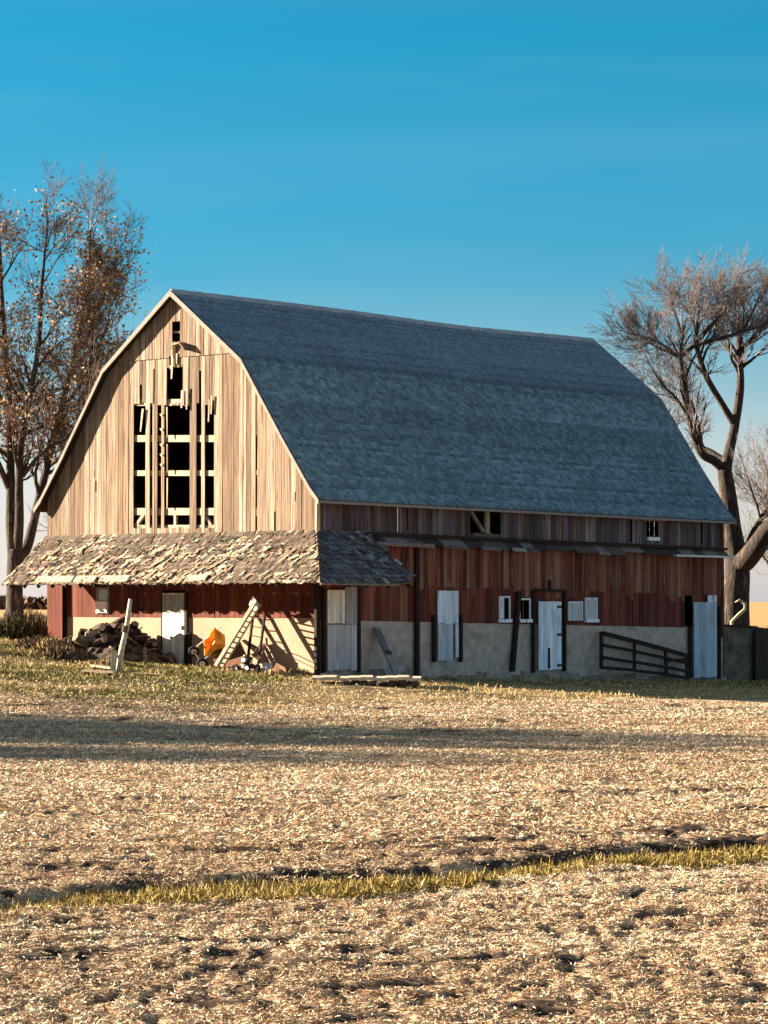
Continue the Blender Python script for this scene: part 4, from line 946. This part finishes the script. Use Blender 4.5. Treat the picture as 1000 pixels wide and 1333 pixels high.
t.limb(tp([(957, 553), (940, 525), (920, 490), (907, 450), (908, 425), (910, 405)], [.3, 0, -.4, -.8, -1, -1]), [x * k * .86 for x in (6, 5, 4.6, 4, 2.8, 1.6)], BK, kids=11, lev=3, ln=1.4, start=.35, up=.05, spread=.6, ratio=.7, minr=.0075)
t.limb(tp([(943, 600), (925, 588), (913, 580), (908, 550), (898, 520), (892, 505)], [.4, .8, 1, 1.2, 1.4, 1.4]), [x * k * .86 for x in (6, 5, 4.5, 3.5, 2.6, 1.6)], BK, kids=5, lev=2, ln=1.3, start=.4, up=.12)
t.limb(tp([(887, 466), (870, 458), (855, 452), (838, 440), (822, 434)], [-.8, -1, -1, -1.2, -1.3]), [x * k * .86 for x in (3, 2.4, 2, 1.4, .9)], BK, kids=10, lev=3, ln=.8, start=.3, up=.1, spread=.5, ratio=.68, minr=.0075)
t.limb(tp([(889, 462), (905, 450), (940, 440), (965, 432), (990, 425), (1010, 415)], [-.8, -1, -1, -.8, -.6, -.6]), [x * k * .86 for x in (3.4, 3, 2.6, 2.2, 1.8, 1)], BK, kids=13, lev=3, ln=1.25, start=.25, up=.1, spread=.5, ratio=.68, minr=.0075)
t.limb(tp([(963, 460), (975, 445), (995, 425), (1020, 400)], [.5, .8, 1, 1]), [x * k * .86 for x in (4, 3.4, 2.8, 1.8)], BK, kids=11, lev=3, ln=1.3, start=.2, up=.15)
t.limb(tp([(960, 735), (972, 728), (985, 712), (1002, 688), (1030, 665), (1045, 600), (1060, 520)], [0, -.4, -.8, -1.2, -1.6, -1.6, -1.4]), [x * k * .86 for x in (17, 17, 16, 14, 11, 7, 3)], BK, kids=13, lev=3, ln=1.9, start=.5, up=.12)
t.limb(tp([(972, 712), (984, 685), (1000, 660), (1018, 630)], [0, .2, .4, .6]), [x * k * .86 for x in (4.5, 4, 3.2, 2)], BK, kids=10, lev=3, ln=1.9, start=.3, up=.1)
for pts_, dy_, r_ in (([(886, 468), (872, 455), (855, 444), (838, 438)], [-.8, -1.2, -1.6, -1.8], 2.2), ([(889, 440), (882, 418), (876, 402), (872, 392)], [-.6, -.2, .2, .5], 2.4), ([(906, 450), (925, 425), (942, 405), (950, 392)], [-.8, -1, -1.3, -1.5], 2.4), ([(963, 440), (978, 410), (986, 392)], [.5, .2, 0], 2.4), ([(897, 545), (882, 520), (862, 500), (848, 478)], [-.6, -.9, -1.2, -1.4], 2.0)):
    t.limb(tp(pts_, dy_), [x * k for x in np.linspace(r_, r_ * .45, len(pts_))], BK, kids=9, lev=3, ln=1.15, start=.2, up=.05, spread=.6, ratio=.7, minr=.0075)
rt = thing('old_tree', 'large bare old tree with forked trunk and thick cut limb behind the right end', 'tree', tuple(base))
t.build(rt, base, (.15, .12, .118))
# left tree: several stems, brown leaves still hanging in the lower crown
YT = 106.; k = YT / F; t = Tree(5)
base = at(19, 806, YT); base.z = gz(base.x, base.y)
t.limb([Vector((base.x, base.y, base.z - .3))] + tp([(19, 775), (19, 745), (20, 715)], [0, 0, 0]), [x * k * .84 for x in (17, 13, 12.5, 12)], BK, kids=0, tip=False)
kw = dict(lev=3, up=.09, spread=.7, ratio=.7, minr=.0085)
t.limb(tp([(17, 725), (14, 680), (14, 632), (12, 540), (8, 470), (2, 380), (0, 320)], [0, 0, .2, .3, .3, .2, 0]), [x * k * .84 for x in (9, 8, 7, 6, 5, 3.4, 2)], BK, kids=15, ln=1.7, start=.3, **kw)
t.limb(tp([(22, 725), (25, 680), (25, 632), (27, 580), (38, 520), (50, 450), (55, 370), (60, 310)], [0, -.3, -.5, -.6, -.8, -1, -1, -.8]), [x * k * .84 for x in (8, 7.5, 6.5, 5.5, 4.6, 3.8, 2.6, 1.6)], BK, kids=16, ln=1.7, start=.3, **kw)
t.limb(tp([(22, 735), (36, 710), (48, 661), (67, 584), (90, 490), (103, 435), (114, 368), (118, 300)], [0, .3, .6, .9, 1.2, 1.3, 1.4, 1.4]), [x * k * .84 for x in (9, 8, 7, 5.5, 4.4, 3.5, 2.5, 1.6)], BK, kids=16, ln=1.55, start=.3, **kw)
for pts_, r_ in (([(60, 610), (84, 590), (104, 560), (120, 520)], 2.6), ([(48, 661), (70, 640), (88, 610), (96, 575)], 2.4), ([(80, 530), (105, 500), (128, 455), (142, 415)], 2.4), ([(96, 465), (118, 430), (136, 385), (146, 350)], 2.2), ([(10, 560), (30, 530), (48, 500)], 2.4)):
    t.limb(tp(pts_, [.9, .3, -.3, -.8]), [x * k for x in np.linspace(r_, r_ * .45, len(pts_))], BK, kids=9, ln=1.5, start=.2, **kw)
t.limb(tp([(30, 620), (45, 600), (62, 584), (85, 570), (110, 540)], [-.5, -1, -1.4, -1.8, -2]), [x * k * .84 for x in (3.4, 3, 2.6, 2, 1.2)], BK, kids=6, lev=2, ln=1.9, start=.3, up=.15)
t.limb(tp([(14, 640), (0, 610), (-20, 560), (-35, 480), (-40, 400)], [.2, 0, -.4, -.6, -.6]), [x * k * .84 for x in (6, 5.4, 4.6, 3.6, 2.2)], BK, kids=9, ln=1.55, start=.3, **kw)
t.limb(tp([(70, 575), (84, 540), (108, 515), (118, 470), (122, 420)], [.9, .4, 0, -.3, -.5]), [x * k * .84 for x in (3.6, 3.2, 2.8, 2.2, 1.4)], BK, kids=12, ln=1.7, start=.3, **kw)
lt = thing('maple_tree', 'tall many stemmed tree left of the barn with some brown leaves', 'tree', tuple(base))
zlo, zhi = at(0, 600, YT).z, at(0, 270, YT).z
t.build(lt, base, (.12, .075, .06), leaves=(13000, .062, [(.3, .165, .07), (.38, .22, .1), (.22, .125, .055), (.42, .28, .14), (.3, .19, .095)], lambda q: zlo < q.z < zhi - abs(q.x - at(45, 0, YT).x) * .5 + 1 and random.random() < .9))
# trees standing farther off
def far_tree(name, label, px, py, Y, h, seed, twc, sp=.55, lean=0., group=None, kids=16, mr=.011):
    b_ = at(px, py, Y); b_.z = gz(b_.x, b_.y); t = Tree(seed); r = h * .02
    pts = [Vector((b_.x, b_.y, b_.z - .2)), b_ + Vector((lean * .1, 0, h * .2)), b_ + Vector((lean * .4, .2, h * .4)), b_ + Vector((lean, 0, h * .62))]
    t.limb(pts, [r, r * .8, r * .6, r * .35], (.16, .12, .1), kids=kids, lev=3, ln=h * .2, start=.25, up=.12, spread=sp, minr=mr, ratio=.7)
    o = thing(name, label, 'tree', tuple(b_), group=group); t.build(o, b_, twc); return o
bare_src = far_tree('bare_tree', 'reddish bare tree just behind the left slope of the barn roof', 150, 800, 126, 14.2, 21, (.12, .075, .066), kids=34, sp=.7, mr=.012)
far_tree('bare_tree', 'pale grey bare tree showing through the old tree above the roof end', 876, 800, 140, 14.2, 22, (.2, .17, .17), lean=-1.2, sp=.75, kids=38)
far_tree('bare_tree', 'pale distant bare tree at the right margin of the photo', 1012, 800, 160, 12.0, 23, (.2, .18, .19), sp=.8, kids=34)
# grove to the left whose shade crosses the field
gsrc = None
for i, (X, Y, s_) in enumerate(((-27, 70.5, .9), (-23.5, 65, .8), (-33, 69.5, .95), (-28, 62, .8), (-25, 59.5, .75))):
    g_ = copy_tree(bare_src); g_.name = 'grove_tree'; g_.location = (X, Y, gz(X, Y) - .1); g_.scale = (s_ * 1.25, s_ * 1.25, s_ * .8); g_.rotation_euler = (0, 0, i * 1.3)
    tag(g_, 'bare tree of the grove standing off to the left of the field', 'tree', 'grove left of the field')
# pale fallen limb at the foot of the old tree
p0 = at(953, 812, 101.5); pz = gz(p0.x, p0.y)
fl = MB(); ps = [Vector((p0.x, p0.y, pz))] + [at(x, y, 101.5) for x, y in ((953, 809), (962, 800), (970, 793), (970, 786), (963, 781), (957, 784))]
fl.tube(ps, [.07, .07, .065, .06, .055, .045, .02], 7, (.62, .5, .34)); o = fl.build('fallen_branch', M['log'], None, smooth=True)
tag(o, 'pale barkless bent branch at the foot of the old tree', 'branch')
# far hedge on the horizon
mbh = MB()
hg = []
n = 9000; X = rng.uniform(-75, -8, n); Y = 330 + rng.normal(0, 2, n); hmax = .9 + .7 * vn(X * .2, X * 0, 71); Zb = terrain(X, Y); Zh = Zb + hmax * rng.random(n)
a = rng.normal(0, .25, (n, 3)); b2 = rng.normal(0, .25, (n, 3)); P_ = np.stack([X, Y, Zh], 1)
V = np.stack([P_ - a, P_ + b2, P_ + a, P_ - b2], 1).reshape(-1, 3)
o = np_mesh('hedgerow', V, np.arange(4 * n).reshape(-1, 4), np.repeat(A([(.13, .07, .04)]) * (.6 + .8 * rng.random((n, 1))), 4, axis=0), M['leaf'])
tag(o, 'low brown hedgerow far off on the left horizon', 'hedge', kind='stuff')

# ------------------------------------------------------------------ light, sky, camera
SE, SA = R(14), R(-75)
sun = bpy.data.lights.new('sun', 'SUN'); sun.energy = 5; sun.angle = R(.5); sun.color = (1, .86, .66)
so = bpy.data.objects.new('sun', sun); col.objects.link(so)
sd = Vector((math.sin(SA) * math.cos(SE), math.cos(SA) * math.cos(SE), math.sin(SE)))
so.rotation_euler = sd.to_track_quat('Z', 'Y').to_euler(); so.location = (-40, 40, 40)
w = bpy.data.worlds.new('World'); sc.world = w; w.use_nodes = True; nt = w.node_tree; N = nt.nodes; Lk = nt.links
bg = N['Background']; bg.inputs[1].default_value = .1
sk = N.new('ShaderNodeTexSky'); sk.sky_type = 'NISHITA'; sk.sun_disc = False; sk.sun_elevation = SE; sk.sun_rotation = SA
tc = N.new('ShaderNodeTexCoord'); sep = N.new('ShaderNodeSeparateXYZ'); Lk.new(tc.outputs['Generated'], sep.inputs[0])
rmp = N.new('ShaderNodeValToRGB'); Lk.new(sep.outputs[2], rmp.inputs[0])
EXPO = 2.45
stops = [(0.0, (.94, .93, .9), (.34, .30, .17)), (.022, (.83, .87, .88), (.415, .406, .259)), (.05, (.62, .74, .8), (.39, .42, .32)), (.08, (.28, .54, .70), (.35, .41, .37)), (.115, (.08, .42, .65), (.3, .38, .385)), (.2, (.024, .35, .6), (.22, .31, .37)), (.27, (.07, .30, .5), (.18, .26, .33)), (.4, (.2, .3, .4), (.14, .21, .30)), (.7, (.22, .29, .37), (.078, .122, .191)), (1, (.2, .26, .34), (.052, .082, .134))]
cr = rmp.color_ramp
while len(cr.elements) < len(stops): cr.elements.new(.5)
for e, (p, want, have) in zip(cr.elements, stops):
    e.position = p; e.color = tuple(wv / (2 ** EXPO) / hv * .5 for wv, hv in zip(want, have)) + (1,)
mx = N.new('ShaderNodeMix'); mx.data_type = 'RGBA'; mx.blend_type = 'MULTIPLY'; mx.inputs[0].default_value = 1
vm = N.new('ShaderNodeVectorMath'); vm.operation = 'DOT_PRODUCT'; Lk.new(tc.outputs['Generated'], vm.inputs[0]); vm.inputs[1].default_value = sd
mr = N.new('ShaderNodeMapRange'); mr.inputs['From Min'].default_value = .55; mr.inputs['From Max'].default_value = .9; Lk.new(vm.outputs['Value'], mr.inputs[0])
mx2 = N.new('ShaderNodeMix'); mx2.data_type = 'RGBA'; Lk.new(mr.outputs[0], mx2.inputs[0]); Lk.new(rmp.outputs[0], mx2.inputs[6]); mx2.inputs[7].default_value = (.012, .012, .0125, 1)
Lk.new(sk.outputs[0], mx.inputs[6]); Lk.new(mx2.outputs[2], mx.inputs[7])
wm = N.new('ShaderNodeMapping'); wm.inputs['Scale'].default_value = (3, 3, 26); Lk.new(tc.outputs['Generated'], wm.inputs[0])
wn_ = N.new('ShaderNodeTexNoise'); wn_.inputs['Scale'].default_value = 1.6; wn_.inputs['Detail'].default_value = 6; Lk.new(wm.outputs[0], wn_.inputs[0])
wr = N.new('ShaderNodeMapRange'); wr.inputs['From Min'].default_value = .5; wr.inputs['From Max'].default_value = .8; wr.inputs['To Max'].default_value = .07; Lk.new(wn_.outputs[0], wr.inputs[0])
wx = N.new('ShaderNodeMix'); wx.data_type = 'RGBA'; Lk.new(wr.outputs[0], wx.inputs[0]); Lk.new(mx.outputs[2], wx.inputs[6]); wx.inputs[7].default_value = tuple(v / 2 ** EXPO / .2 for v in (.6, .75, .82)) + (1,)
gain = N.new('ShaderNodeVectorMath'); gain.operation = 'SCALE'; gain.inputs['Scale'].default_value = 2.0; Lk.new(wx.outputs[2], gain.inputs[0])
Lk.new(gain.outputs[0], bg.inputs[0])
cam = bpy.data.cameras.new('camera'); cam.sensor_fit = 'HORIZONTAL'; cam.sensor_width = 36; cam.lens = 36 * F / 1000; cam.clip_end = 20000; cam.clip_start = .5
co = bpy.data.objects.new('camera', cam); col.objects.link(co); co.location = (0, 0, EZ); co.rotation_euler = (R(90) + PIT, 0, 0); sc.camera = co
sc.view_settings.view_transform = 'Standard'; sc.view_settings.look = 'None'; sc.view_settings.exposure = EXPO; sc.view_settings.gamma = 1
sc.cycles.max_bounces = 6
